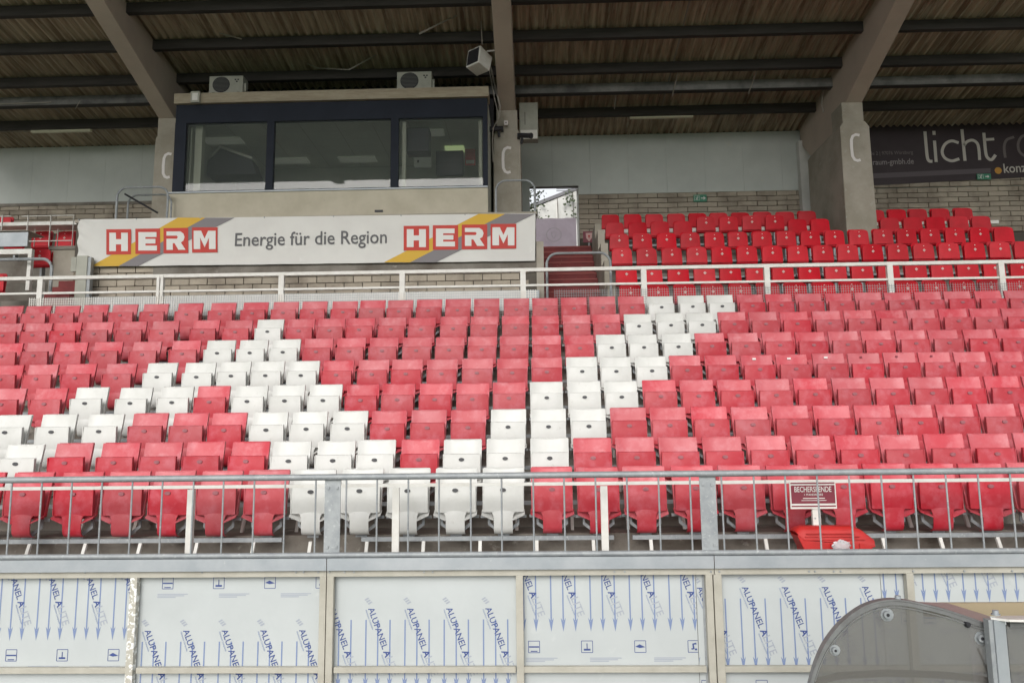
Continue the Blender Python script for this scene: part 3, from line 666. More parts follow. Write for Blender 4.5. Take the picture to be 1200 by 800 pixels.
kb(bx0, bx1, KY-.02, KY+.08, z_sill+.03, z_g0, 'bottom_frame', M['navy'])
xm = [(208, 217.5), (312.5, 321), (458, 467), (566, 576)]
ml = [(bx0, X(217.5, 180, KY)), (X(312.5, 180, KY), X(321, 180, KY)), (X(458, 180, KY), X(467, 180, KY)), (X(566, 180, KY), bx1)]
for a, b in ml: kb(a, b, KY-.03, KY+.08, z_g0, z_g1, 'mullion', M['navy'])
z_f = Z(390, 205.5, KY)
for i in range(3):
    a, b = ml[i][1], ml[i+1][0]
    kb(a, b, KY+.02, KY+.03, z_g0, z_g1, 'window_pane', M['glass'])
kb(bx0-.02, bx1+.03, KY-.10, KY+.3, z_fr, z_top, 'fascia_board', M['timber'])
kb(bx0, bx1, KY+.3, 18.6, z_fr-.02, z_fr+.08, 'roof', M['dark'])
kb(bx0, bx0+.1, KY+.1, 18.6, bz_, z_fr-.02, 'side_wall', M['room'])
kb(bx1-.1, bx1, KY+.1, 18.6, bz_, z_fr-.02, 'side_wall', M['room'])
kb(bx0+.1, bx1-.1, 18.5, 18.6, bz_, z_fr-.02, 'rear_wall', M['room'])
kb(bx0+.1, bx1-.1, KY+.1, 18.5, z_g1+.12, z_g1+.16, 'ceiling', M['roomc'])
for q in range(8): kb(bx0+.9+q*.8, bx0+.915+q*.8, KY+.15, 18.4, z_g1+.112, z_g1+.121, 'ceiling_seam', M['room'])
for (px, py, YY, w_) in ((262, 145, 16.6, .9), (340, 183, 17.9, .9), (419, 182, 17.9, .9), (497, 141, 16.4, .9), (533, 156, 17.4, .45)):
    c = at(px, py, YY); kb(c.x-w_/2, c.x+w_/2, YY-.18, YY+.18, z_g1+.085, z_g1+.109, 'lamp_panel', M['lamp' if px == 533 else 'lampdim'])
kb(ml[0][1]+.10, ml[0][1]+.25, KY+.2, KY+.35, z_g0, z_g1+.1, 'inner_column', M['blind'])
kb(ml[0][1]-.0, ml[0][1]+.03, KY+.2, KY+.3, z_g0, z_g1, 'blind_edge', M['blind'])
kb(ml[2][1]+.05, ml[2][1]+.13, KY+.15, KY+.22, z_g0, z_g1, 'blind_edge', M['blind'])
kb(ml[3][0]-.10, ml[3][0]-.03, KY+.15, KY+.22, z_g0, z_g1, 'blind_edge', M['blind'])
def inside(px0, px1, py0, py1, Y, d, name, mt, label, cat):
    a = at(px0, py1, Y); b = at(px1, py0, Y); t = thing(name, label, cat, ((a.x+b.x)/2, Y, a.z))
    w2 = (b.x-a.x)/2; h = b.z-a.z
    B(-w2, w2, 0, d, 0, h).build('casing', mt, t, bevel=.02); return t, w2, h
t, w2, h = inside(476, 503, 149, 178, 15.8, .35, 'loudspeaker_cabinet', M['dark'], 'black loudspeaker hanging behind the right window of the press box', 'speaker')
B(-w2*.8, w2*.8, -.01, 0, h*.1, h*.9).build('grille', M['roomdark'], t)
t, w2, h = inside(511, 543, 176, 206, 17.0, .1, 'wall_screen', M['roomdark'], 'dark screen inside the press box behind the right window', 'screen')
B(-w2*.92, w2*.92, -.012, 0, h*.06, h*.94).build('display', M['dark'], t)
t, w2, h = inside(545, 557, 174, 194, 17.2, .03, 'wall_poster', M['bred'], 'red poster on the rear wall inside the press box', 'poster')
B(-w2*.8, w2*.8, -.012, 0, h*.1, h*.3).build('white_band', M['room'], t)
t, w2, h = inside(541, 559, 143, 160, 17.6, .3, 'wall_cupboard', M['roomc'], 'pale wall cupboard inside the press box at the right', 'cupboard')
B(-w2*.1, w2*.1, -.012, 0, h*.2, h*.25).build('handle', M['dark'], t)
t, w2, h = inside(485, 505, 178, 196, 16.6, .1, 'control_console', M['roomc'], 'pale console below the black loudspeaker in the press box', 'console')
B(-w2*.6, -w2*.4, -.012, 0, h*.3, h*.45).build('knob', M['dark'], t)
# stair-shaped dark desk behind the left pane
a = at(242, 205, 16.6); t = thing('desk_stack', 'dark slanted equipment stack behind the left window of the press box', 'equipment', (a.x, 16.6, a.z))
m = MB(); m.prism([(0, 0), (.02, .35), (.12, .42), (.3, .62), (1.0, .35), (1.15, 0)], 0, .5, 'y'); m.build('casing', M['roomdark'], t)
m = MB(); m.prism([(.12, .47), (.3, .68), (1.05, .39), (1.05, .33), (.3, .62), (.14, .42)], -.05, .3, 'y'); m.build('cover', M['room'], t)
# black board added to darken the gap over the booth roof
tag(B(bx0-.3, bx1+.04, 17.3, 17.34, z_fr+.1, Z(390, 84, 17.3)).build('gap_darkening_board', M['dark']), 'black board added to darken the gap between the press box top and the roof', 'board')
# small box and the two air conditioners on top
c = at(228.5, 120, 15.25); t = thing('junction_box', 'small pale box fixed at the left end of the press box fascia', 'box', (c.x, 15.24, c.z))
B(-.095, .095, 0, .06, 0, .24).build('casing', M['acw'], t); B(-.06, .06, -.008, 0, .04, .2).build('cover', M['wpaint'], t)
for (p0, p1, q0, q1, lb) in ((244.5, 285, 88.5, 110, 'left'), (465, 506, 83.5, 106, 'right')):
    a = at(p0, q1, 15.75); b = at(p1, q0, 15.75); w_, h = b.x-a.x, b.z-a.z
    t = thing('air_conditioner', 'pale outdoor air conditioner with round fan, %s one on the press box roof' % lb, 'air conditioner', (a.x, 15.75, a.z), 'air conditioners on the press box')
    B(0, w_, 0, .3, 0.02, h).build('casing', M['acw'], t, bevel=.012)
    cx, cz, R = w_*.36, h*.5, h*.40
    m = MB(); m.prism([(cx+R*1.18*math.cos(i*math.pi/12), cz+R*1.12*math.sin(i*math.pi/12)) for i in range(24)], -.006, 0, 'y'); m.build('fan_opening', M['dark'], t)
    m = MB()
    for i in range(11):
        z = cz-R+2*R*(i+.5)/11; w2 = math.sqrt(max(0, R*R-(z-cz)**2))*1.1; m.box(cx-w2, cx+w2, -.016, -.008, z-.005, z+.005)
    o = m.build('fan_grille', M['fan'], t)
    m = MB()
    for dx, dz in ((-.03, .02), (.03, .02), (0, -.025)): m.box(w_*.82+dx-.018, w_*.82+dx+.018, -.006, 0, h*.72+dz-.014, h*.72+dz+.014)
    m.build('emblem', M['dark'], t)
    for a_ in (.08, w_-.12): B(a_, a_+.06, -.02, .3, -.14, .02).build('foot', M['dark'], t)
    B(w_+.005, w_+.05, .05, .15, h*.15, h*.6).build('valve_cover', M['acw'], t)

# ---------------------------------------------------------------- concrete roof frames with letter C
RS = .17
def roofz(y): return CZ+8.14+RS*(19.5-y)
zc0 = CZ+7.52
def frame(cx, nm, cpos, wl, boff=0, lx=0):
    t = thing('roof_frame', 'concrete column and rising roof beam marked C, %s' % nm, 'column', (cx, 16.5, g0), 'concrete roof frames')
    L_ = lambda pts: [(y-16.5, z-g0) for y, z in pts]
    zs = zc0
    beam = [(16.5, zs), (12.2, zs+.34*4.3), (2.0, roofz(2.0)-.38), (-1.2, roofz(-1.2)-.28), (-1.2, roofz(-1.2)-.045), (19.42, roofz(19.42)-.045), (19.42, CZ+7.75), (18.5, CZ+6.9), (17.2, CZ+6.9), (17.2, zs)]
    m = MB(); m.prism(L_(beam), boff-.185, boff+.185, 'x'); m.build('beam', M['conc_beam'], t, bevel=.012)
    m = MB(); m.prism(L_([(16.5, CZ+6.95), (16.5, zs-.003), (17.1, zs-.003), (17.1, CZ+6.95)]), -.235, .235, 'x'); m.build('column_head', M['conc_col'], t, bevel=.012)
    # widened shaft with shoulders, front face narrower at the top
    zsh = CZ+6.93
    m = MB(); m.prism([(-.235, zsh-g0+.12), (-wl, zsh-g0), (-wl-.03, -.3), (wl+.03, -.3), (wl, zsh-g0), (.235, zsh-g0+.12)], -.05, 2.0, 'y'); m.build('column_shaft', M['conc_col'], t, bevel=.015)
    # letter
    px, py, hh, ww = cpos; c = at(px, py, 16.44); h = hh/FPX*16.44; w_ = ww/FPX*16.44; x0, z0 = c.x+lx-cx, c.z-g0
    pts = [(x0+w_*.5, z0+h*.47), (x0+w_*.1, z0+h*.5), (x0-w_*.25, z0+h*.44), (x0-w_*.42, z0+h*.30), (x0-w_*.46, 0+z0), (x0-w_*.42, z0-h*.32), (x0-w_*.20, z0-h*.46), (x0+w_*.1, z0-h*.5), (x0+w_*.42, z0-h*.47)]
    m = MB(); m.ribbon(pts, .062, -.058); lo = m.build('letter', M['dot'], t); sf = lo.modifiers.new('solid', 'SOLIDIFY'); sf.thickness = .004
    return t
frame(X(194, 200, 16.5), 'leftmost of three, left of the press box', (195.5, 194, 31, 10), .25, -.045)
frame(X(594.5, 200, 16.5), 'middle one, right of the press box', (594, 187.5, 32, 10.5), .30)
frame(X(1000.5, 150, 16.5), 'rightmost, standing among the upper seats', (1003, 173, 33, 11), .32, .045)
frame(X(1004, 150, 16.5)+7.75, 'beyond the right edge of the photo', (1003, 173, 33, 11), .32, .07, 7.75)['label'] = 'concrete column and roof beam standing beyond the dark letters of the right wall banner'
frame(X(194, 200, 16.5)-7.75, 'beyond the left edge', (195.5, 194, 31, 10), .25, -.07, -7.75)['label'] = 'concrete column and roof beam standing left of the press desk corner'

# ---------------------------------------------------------------- roof of corrugated sheets on purlins
rf = thing('stand_roof', 'corrugated brown streaked roof over the stand carried on dark purlins', 'roof', (0, 0, 0))
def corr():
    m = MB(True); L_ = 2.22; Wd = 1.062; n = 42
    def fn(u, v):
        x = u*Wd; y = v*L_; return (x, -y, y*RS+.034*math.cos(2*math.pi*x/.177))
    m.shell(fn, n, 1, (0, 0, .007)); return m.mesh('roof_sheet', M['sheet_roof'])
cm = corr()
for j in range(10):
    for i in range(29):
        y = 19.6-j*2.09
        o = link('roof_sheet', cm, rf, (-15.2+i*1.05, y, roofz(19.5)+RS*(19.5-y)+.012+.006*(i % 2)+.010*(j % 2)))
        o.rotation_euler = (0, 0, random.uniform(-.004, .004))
def solveY(py, drop):
    lo, hi = 6.0, 19.5
    for _ in range(50):
        md = (lo+hi)/2
        if Z(626, py, md) - (roofz(md)-drop) > 0: hi = md
        else: lo = md
    return lo
py_list = [138.5, 88, 48, 4]
pY = [solveY(p, .26) for p in py_list]
print('purlins', pY)
yy = pY[-1]-1.04
while yy > -1.2: pY.append(yy); yy -= 1.05
for y in pY:
    B(-15.2, 15.2, y-.06, y+.06, roofz(y)-.26, roofz(y)-.045).build('purlin', M['purlin'], rf)
y = solveY(111, .34)
B(-15.2, 15.2, y-.05, y+.05, roofz(y)-.34, roofz(y)-.12).build('steel_purlin', M['purlin2'], rf)
B(-15.2, 15.2, y-.055, y+.10, roofz(y)-.35, roofz(y)-.335).build('purlin_flange', M['purlin'], rf)
# braces and rods under the sheets
def rod(p, q, Y1, Y2, r=.012, mt='cable', d=.06):
    a = at(*p, Y1); b = at(*q, Y2); T([a, b], r, 6).build('tie_rod', M[mt], rf)
rod((176, 17), (283, 46), 15.3, 15.3, .014); rod((491, 40), (556, 8), 15.0, 15.0, .02); rod((409, 82), (460, 54), 16.2, 16.2, .016); rod((320, 58), (372, 80), 16.4, 16.4, .012); rod((372, 80), (409, 82), 16.4, 16.2, .012)
rod((788, 112), (795, 82), 17.2, 16.7, .015); rod((877, 110), (888, 80), 17.2, 16.7, .015); rod((38, 103), (70, 132), 17.2, 17.6, .014); rod((720, 128), (722, 108), 17.4, 17.4, .008)
rod((88, 128), (94, 118), 17.0, 17.0, .008); rod((0, 122), (60, 120), 17.1, 17.1, .016)
# ridge-like seam straps where sheets overlap
for (p, q) in (((809, 0), (770, 140)),):
    a = at(*p, solveY(0, .05)); b = at(*q, 18.3); a.z = roofz(a.y)-.045; b.z = roofz(b.y)-.045; a.x = b.x = X(790, 75, 16.5)
    T([a, b], .02, 6).build('seam_strap', M['cable'], rf)
# tube lamps
for (p0, p1, py0, py1, lb) in ((37, 107, 155, 153, 'left of the press box'), (738, 812, 138.5, 136.5, 'above the grey rear wall'), (1130, 1215, 123.5, 120.5, 'above the dark banner')):
    Yt = 18.35; a = at(p0, py0, Yt); b = at(p1, py1, Yt); zz = (a.z+b.z)/2
    t = thing('tube_lamp', 'unlit cream tube lamp under the roof %s' % lb, 'lamp', ((a.x+b.x)/2, Yt, zz+.035), 'tube lamps under the roof')
    w2 = (b.x-a.x)/2
    B(-w2, w2, -.05, .05, -.06, .045).build('cover', M['tube'], t, bevel=.012)
    for q in (-.5, .5): B(w2*q-.01, w2*q+.01, -.01, .01, .03, max(.07, roofz(Yt)-zz-.08)).build('hanger', M['purlin2'], t)
# cable under the tube lamps
T([at(-5, 155, 18.4), at(40, 154, 18.4), at(110, 152, 18.4), at(150, 150.5, 18.4), at(182, 151, 18.4)], .008, 5).build('cable', M['cable'], rf)

# ---------------------------------------------------------------- rear wall: grey boards above, blocks below
QY = 19.5
zb_wall = Z(800, 225.5, QY)
rw = thing('rear_wall', 'grey panelled upper rear wall with a block base behind the seats and press box', 'wall', (0, QY, g0))
oxl, oxr = X(621, 250, QY), X(678.5, 250, QY)
zw0 = zb_wall-g0; ztp = roofz(QY)-g0-.03; zop = Z(650, 221, 19.7)-g0
xp = -15.45
while xp < 15.5:
    B(xp+.002, xp+.998, 0, .05, zop if (xp+1 > oxl-.9 and xp < oxr) else zw0, ztp+.02).build('panel', M['plaster'], rw)
    if xp < oxr < xp+1: B(oxr, xp+.998, 0, .05, zw0, zop).build('panel', M['plaster'], rw)
    xp += 1.0
for a, b, c in ((-15.5, oxl-.4, zw0-.05), (oxl-.4, oxr, zop), (oxr, 15.5, zw0-.05)): B(a, b, .05, .2, c, ztp+.075).build('backing', M['mortar'], rw)
B(oxl-.42, oxl-.0, .0, .2, 0, zop).build('jamb', M['plaster'], rw)
B(oxr, 15.5, .06, .25, 0, zw0-.05).build('core', M['mortar'], rw)
B(-15.5, oxl-.42, .06, .25, 0, zw0-.05).build('core', M['mortar'], rw)
bh = .1335
block_wall(rw, oxr+.0, 14.5, zw0-bh*9, zw0, .0, .515, bh)
block_wall(rw, 7.7, 15.0, zw0, zw0+bh*2, -.062, .515, bh)
rw2 = thing('rear_block_base', 'short grey block wall below the panelling left of the press box', 'wall', (0, QY, g0))
block_wall(rw2, -14.5, -8.3, zw0-bh*6, zw0, .0, .515, bh)
B(-15.5, -8.2, -.02, .055, zw0-.03, zw0+.05).build('dark_band', M['conc'], rw2)
B(oxr-.04, oxr, -.02, .25, 0, zw0).build('door_frame', M['bldg'], rw)
# pilaster right of grey wall
tag(B(X(937, 190, 19.3), X(958, 190, 19.3), 19.28, 19.48, g0, Z(945, 165, 19.3)).build('wall_pier', M['bldg']), 'pale pier on the rear wall just left of the right column', 'pier')

# exit signs
def exit_sign(px0, px1, py0, py1, Y, lb):
    a = at(px0, py1, Y); b = at(px1, py0, Y); t = thing('exit_sign', lb, 'exit sign', ((a.x+b.x)/2, Y, a.z), 'green exit signs')
    w_, h = b.x-a.x, b.z-a.z
    B(-w_/2, w_/2, 0, .03, 0, h).build('plate', M['green'], t)
    m = MB(); x = w_*.22; z = h*.5; s_ = h*.3
    m.add([(x-s_, -.002, z-.012), (x+s_*.2, -.002, z-.012), (x+s_*.2, -.002, z-s_*.9), (x+s_*1.2, -.002, z), (x+s_*.2, -.002, z+s_*.9), (x+s_*.2, -.002, z+.012), (x-s_, -.002, z+.012)], [(0, 1, 2, 3, 4, 5, 6)])
    m.build('arrow', M['dot'], t)
    m = MB(); x = -w_*.25; m.ribbon([(x-.03, z-.05), (x, z-.01), (x+.02, z+.03)], .02, -.002); m.ribbon([(x+.03, z-.06), (x, z-.01)], .015, -.002); m.ribbon([(x-.03, z+.02), (x+.04, z+.015)], .012, -.002); m.box(x+.015, x+.035, -.003, -.001, z+.04, z+.06)
    m.ribbon([(-w_*.44, z-h*.36), (-w_*.44, z+h*.36), (-w_*.06, z+h*.36), (-w_*.06, z-h*.36)], .008, -.002); m.build('running_figure', M['dot'], t)
exit_sign(813, 828, 228, 236.5, 19.44, 'small green exit sign with arrow on the block wall below the grey panels')
exit_sign(1145.5, 1161, 203.5, 210.5, 19.38, 'small green exit sign with arrow on the dark banner edge')

# dark banner at right
ly = 19.42
lb = thing('wall_banner', 'dark brown banner lettered licht in pale rounded strokes on the right rear wall', 'banner', (0, ly, 0))
p = [at(1012, 217.8, ly), at(1012, 142, ly), at(1290, 130, ly), at(1290, 203, ly)]
m = MB(); m.prism([(q.x, q.z) for q in p], 0, .02, 'y'); m.build('cloth', M['blackb'], lb)
def lp(x, y): q = at(1000+x/6, 130+y/6, ly); return (q.x, q.z)
def stroke(pts, w_, name, mt):
    # smooth polyline (Catmull-Rom)
    P = [Vector(lp(*q)) for q in pts]; out = []
    if len(P) > 2:
        Q = [P[0]*2-P[1]]+P+[P[-1]*2-P[-2]]
        for i in range(1, len(Q)-2):
            for s_ in range(6):
                t = s_/6; a, b, c_, d = Q[i-1], Q[i], Q[i+1], Q[i+2]
                out.append(.5*((2*b)+(c_-a)*t+(2*a-5*b+4*c_-d)*t*t+(3*b-a-3*c_+d)*t**3))
        out.append(P[-1])
    else: out = P
    m = MB(); m.ribbon([(q.x, q.y) for q in out], w_/6/FPX*ly, -.003); return m.build(name, mt, lb)
for pts, w_ in (([(503, 145), (512, 250), (520, 325), (532, 352), (556, 356)], 22), ([(570, 210), (582, 360)], 22), ([(566, 142), (568, 170)], 22),
                ([(740, 225), (690, 212), (645, 235), (624, 285), (642, 330), (690, 352), (745, 338)], 21),
                ([(763, 130), (785, 352)], 22), ([(777, 245), (800, 217), (838, 207), (870, 228), (882, 270), (888, 346)], 21),
                ([(917, 155), (930, 290), (944, 330), (972, 343), (1000, 310)], 22), ([(925, 203), (990, 199)], 20)):
    stroke(pts, w_, 'letter', M['lighttxt'])
stroke([(1068, 330), (1060, 255), (1078, 205), (1130, 184)], 19, 'letter', M['dimtxt'])
stroke([(1215, 170), (1180, 185), (1158, 235), (1170, 290), (1215, 318), (1262, 290), (1270, 235), (1250, 185), (1215, 170)], 19, 'letter', M['dimtxt'])
stroke([(1262, 170), (1280, 315)], 19, 'letter', M['dimtxt'])
q = [lp(100, 442), lp(100, 477), lp(965, 436), lp(965, 403)]
m = MB(); m.add([(a[0], -.003, a[1]) for a in q], [(0, 1, 2, 3)]); m.build('grey_band', M['gband'], lb)
c = lp(1018, 420); m = MB(); m.add([(c[0]+.09*math.cos(i*math.pi/10), -.004, c[1]+.09*math.sin(i*math.pi/10)) for i in range(20)], [tuple(range(20))]); m.build('orange_dot', M['orange'], lb)
for s_, (ax, ay), (bx_, by_), mt in (('konzept', (1060, 436), (1330, 424), 'lighttxt'), ('raum-gmbh.de', (138, 380), (426, 372), 'dimtxt2'), ('ße 2 | 97076 Würzburg', (120, 312), (420, 302), 'dimtxt')):
    if mt == 'dimtxt2': M['dimtxt2'] = M.get('dimtxt2') or mat('mid_lettering', (.30, .27, .27), .6)
    a, b = lp(ax, ay), lp(bx_, by_); m = MB(); put_text(m, s_, a, b[0]-a[0], -.004, math.atan2(b[1]-a[1], b[0]-a[0]), bold=.01, squeeze=1.15); m.build('lettering', M[mt], lb)

# ---------------------------------------------------------------- upper terrace and seats
UY = {1: 13.89, 2: 14.54, 3: 15.18, 4: 15.84, 5: 16.52, 6: 17.2}
UZ = {1: 2.755, 2: 3.25, 3: 3.775, 4: 4.265, 5: 4.81, 6: 5.10}
def upper_steps(x0, x1, nm):
    pr = [(13.7, .9), (13.7, 1.94)]
    for k in range(1, 7):
        y = UY[k]+.27; z0 = max(1.965, UZ[k]-.80); z1 = (UZ[k+1]-.80 if k < 6 else 4.45)
        pr += [(y, z0), (y, z1)]
    pr[1] = (13.7, 1.965)
    pr += [(19.56, 4.45), (19.56, .9)]
    m = MB(); m.prism([(a, b+CZ) for a, b in pr], x0, x1, 'x'); return tag(m.build(nm, M['conc']), kind='structure')
upper_steps(1.52, 16, 'upper_terrace')
upper_steps(-16, -9.95, 'upper_terrace')
def make_upper(logo):
    t = thing('bucket_seat', 'x', 'stadium seat')
    def pan(u, v):
        e = abs(u-.5)*2; w = .206-.012*v-.03*max(0, v-.86)/.14*(1 if v > .86 else 0)
        return ((u-.5)*2*w, -.012*(1-e**3)+.012*v, .20+.315*v-(.012*e**6 if v > .9 else 0))
    m = MB(True); m.shell(pan, 10, 9, (0, .03, 0)); p = m.build('seat_pan', M['deepred'], t)
    def back(u, v):
        e = abs(u-.5)*2; w = .208-.014*v-.03*max(0, v-.88)/.12
        return ((u-.5)*2*w, .06+.075*v-.02*e**4, .16+.40*v-.01*e**6*(v > .9))
    m = MB(True); m.shell(back, 8, 8, (0, .014, 0)); m.build('backrest', M['deepred'], t)
    m = MB(True); m.shell(lambda u, v: ((u-.5)*.40, .0+.10*v, .19-.03*math.sin(v*3)), 6, 3, (0, 0, -.012)); m.build('hinge_cover', M['deepred'], t)
    if logo:
        m = MB(); m.prism([(.009*math.cos(i*math.pi/4), .465+.009*math.sin(i*math.pi/4)) for i in range(8)], -.012, -.004, 'y'); m.build('screw_cap', M['dot'], p)
        m = MB(); s_ = .032
        m.add([(-s_, -.0165, .375), (0, -.0165, .375-s_), (s_, -.0165, .375), (0, -.0165, .375+s_)], [(0, 1, 2, 3)])
        m.build('emblem', M['logo'], p)
    m = MB(); m.box(-.02, .02, .05, .16, -.02, .17); m.box(-.02, .02, .09, .22, -.06, -.02); m.build('bracket', M['galv'], t)
    return t
up_logo, up_plain = make_upper(True), make_upper(False); uused = {0: False, 1: False}
SIDE = {}
urows = {
1: (341, 337.5, [739,771,803,835.5,868,900.5,933,966.5,998.5,1031,1063.5,1096.5,1129.5,1162,1195,1228], 739, 1195, .0),
2: (0, 0, [734,764,795,826,856.5,887,918,949,980,1011,1042,1073.5,1104.5,1135.5,1166,1198,1229], 0, 0, .0),
3: (0, 0, [729,758,787.5,816.7,846,875.7,905.5,935.5,965,994,1023,1053,1083,1113,1143,1172.5,1202,1232], 0, 0, .0),
4: (0, 0, [725.5,753,781,808.7,837.5,865,893,921.7,950,978.5,1007,1035,1063,1091,1120,1149,1177.5], 0, 0, .0),
5: (0, 0, [720,747,773,800,827.5,854,881,908,934.5,961,1042.5,1069.5,1096.5,1123.5,1150.5], 0, 0, .0),
6: (0, 0, [715.5,741.7,766.7,792.5,817.5,842.5,868,894,920.5,946,1026,1051.5,1076.5,1102.5,1129.5], 0, 0, .0)}
UN = {1: 'first row above the white railing', 2: 'second row above the white railing', 3: 'third row above the white railing', 4: 'fourth row, level with the column foot', 5: 'row before last', 6: 'last row by the block wall'}
UN = {1: 'lowest row', 2: 'second row', 3: 'third row', 4: 'fourth row', 5: 'fifth row', 6: 'top row'}
for k_, (_, _, xs, _, _, _) in urows.items():
    pym = {1: 339, 2: 322, 3: 297, 4: 279, 5: 259, 6: 252}[k_]
    side = 0; cnt = 0
    for i, px in enumerate(xs):
        if k_ >= 5 and i and px-xs[i-1] > 50: side = 1; cnt = 0
        cnt += 1
        plain = (k_ == 6) or (k_ == 5 and (i < 4 or i >= 8)) or (k_ == 4 and i == 16)
        x = X(px, pym, UY[k_]); dz = -.10 if (k_ == 5 and plain) else 0
        fl = 1 if plain else 0; src = up_plain if plain else up_logo
        o = src if not uused[fl] else copy_tree(src); uused[fl] = True
        if k_ < 5: lab_ = 'bright red upper seat, %s, %s from the left end' % (UN[k_], ORD[cnt])
        else: lab_ = 'bright red upper seat, %s, %s %s the column' % (UN[k_], ORD[cnt], 'from the left end, before' if side == 0 else 'right of')
        tag(o, lab_, 'stadium seat', 'bright red seats of the upper block')
        o.location = (x+random.uniform(-.004, .004), UY[k_]+random.uniform(-.008, .008), UZ[k_]-.375+CZ+dz+random.uniform(-.004, .004)); o.rotation_euler = (random.uniform(-.015, .015), 0, random.uniform(-.012, .012))
# white carrying bar behind row five
t = thing('seat_bar', 'white painted bar behind the fifth row of upper seats left of the column', 'seat bar', (0, UY[5]+.02, 0), 'white bars behind the upper seats')
a = at(704, 271.5, UY[5]+.14); b = at(912, 267, UY[5]+.14); B(a.x, X(955, 265, 16.66), .10, .15, a.z-.045, a.z+.04).build('bar', M['wpaint'], t)
t = thing('seat_bar', 'white painted bar behind the fifth row of upper seats right of the column', 'seat bar', (0, UY[5]+.02, 0), 'white bars behind the upper seats')
B(X(1021, 262, 16.66), X(1170, 262, 16.66), .10, .15, a.z+.02, a.z+.09).build('bar', M['wpaint'], t)
for k_ in range(1, 7):
    t = thing('seat_rail', 'grey rail under the %s of bright red upper seats' % UN[k_], 'seat rail', (0, UY[k_]+.2, UZ[k_]-.43+CZ), 'rails under the upper seat rows')
    B(1.9, 12.2 if k_ < 4 else 9.6, -.02, .02, -.02, .02).build('tube', M['galv'], t)
# red end stub beyond row four at right
# ---------------------------------------------------------------- main stairs
sx0, sx1 = pxr+.15, 1.36
st = thing('red_stairs', 'worn red painted steps rising between the banner wall and upper seats', 'stairs', ((sx0+sx1)/2, 13.95, g0))
n = 14; ry, rz_ = 3.75/n, (CZ+4.58-g0)/n; hwid = (sx1-sx0)/2
for i in range(n):
    B(-hwid, hwid, i*ry, i*ry+ry+.02, max(0, (i-1)*rz_), (i+1)*rz_-.03).build('step', M['steps'], st)
    B(-hwid, hwid, i*ry-.015, i*ry+ry+.005, (i+1)*rz_-.0295, (i+1)*rz_).build('nosing', M['nose'], st)
tag(B(sx0-.1, 1.52, 13.95+3.75, 19.56, g0, CZ+4.58).build('landing', M['steps']), kind='structure')
cw = thing('stair_side_wall', 'stepped pale concrete wall between the red stairs and the upper seats', 'wall', (sx1, 13.9, g0))
for i, (y0, y1, zt2) in enumerate(((.0, .55, 1.0), (.55, 1.15, 1.55), (1.15, 1.8, 2.05), (1.8, 2.5, 2.5), (2.5, 3.3, 2.85))):
    B(.01, .155, y0+.004, y1, 0, zt2).build('wall_block', M['conc_col'], cw, bevel=.006)
# tubular grab rails
def hoop(p0, p1, pt, pb, Y, r, lab_, extra=None):
    a = at(p0, pt, Y); b = at(p1, pt, Y); z0 = Z((p0+p1)/2, pb, Y)
    t = thing('grab_rail', lab_, 'handrail', ((a.x+b.x)/2, Y, z0), 'curved tubular grab rails'); w2 = (b.x-a.x)/2; h = (a.z+b.z)/2-z0
    T(arc_loop(-w2, w2, h, 0, 0, r, .2), r, 8).build('hoop', M['galv'], t)
    if extra: extra(t, w2, h)
    return t
def ex1(t, w2, h):
    T(arc_loop(-w2+.07, w2-.07, h-.06, 0, .3, .02, .2), .02, 8).build('inner_hoop', M['galv'], t)
    T([(-w2+.1, .1, h-.1), (w2-.25, .1, .18)], .022, 6).build('diagonal', M['dark'], t)
hoop(138, 197.5, 219.5, 258, 14.95, .024, 'double curved grab rail left of the press box above the banner', ex1)
hoop(581, 626.5, 211.5, 258, 14.55, .022, 'curved grab rail at the right end of the banner beside the opening')
hoop(640.5, 715, 296.5, 350, 13.72, .024, 'wide curved grab rail at the foot of the red stairs')
hoop(-30, 61.5, 304, 345, 13.75, .03, 'curved grab rail at the lower left in front of the press desk')

# ---------------------------------------------------------------- left corner: press desks, seats, steps
dk = thing('press_desk', 'grey fronted press desk with white edge beam at the far left', 'desk', (X(15, 290, 13.95), 13.95, g0)); dx = dk.location.x
def db(p0, p1, q0, q1, Y, d, name, mt):
    a = at(p0, q1, Y); b = at(p1, q0, Y); B(a.x-dx, b.x-dx, Y-13.95, Y-13.95+d, a.z-g0, b.z-g0).build(name, mt, dk)
db(-60, 33, 272, 290, 13.95, .03, 'front_panel', M['galvband']); db(-60, 34, 291.5, 299, 13.93, .08, 'edge_beam', M['wpaint']); db(29.5, 37.5, 291.5, 340, 13.9, .08, 'post', M['wpaint'])
db(-60, 33, 269.5, 271.9, 13.95, .5, 'desk_top', M['acw'])
ts = thing('media_table', 'white tubular rail and narrow table in front of the left seats', 'table', (X(50, 270, 15.0), 15.0, Z(50, 289, 15.0))); dx2, dz2 = ts.location.x, ts.location.z
def tb(p0, p1, q0, q1, Y, d, name, mt):
    a = at(p0, q1, Y); b = at(p1, q0, Y); B(a.x-dx2, b.x-dx2, Y-15.0, Y-15.0+d, a.z-dz2, b.z-dz2).build(name, mt, ts)
tb(25, 87, 251.8, 253.6, 15.0, .03, 'top_rail', M['wpaint']); tb(-40, 13, 252.8, 254.4, 15.0, .03, 'top_rail', M['wpaint'])
tb(-40, 90, 259, 265.5, 15.05, .4, 'table_top', M['wpaint']); tb(33, 84, 281.3, 283, 15.0, .03, 'lower_rail', M['wpaint'])
for p_ in (1, 31.3, 58, 85): tb(p_-1.1, p_+1.1, 252, 289, 14.96, .03, 'post', M['wpaint'])
for p_ in (40, 67): tb(p_-.9, p_+.9, 268, 289, 15.1, .03, 'leg', M['wpaint'])
n_ = 0
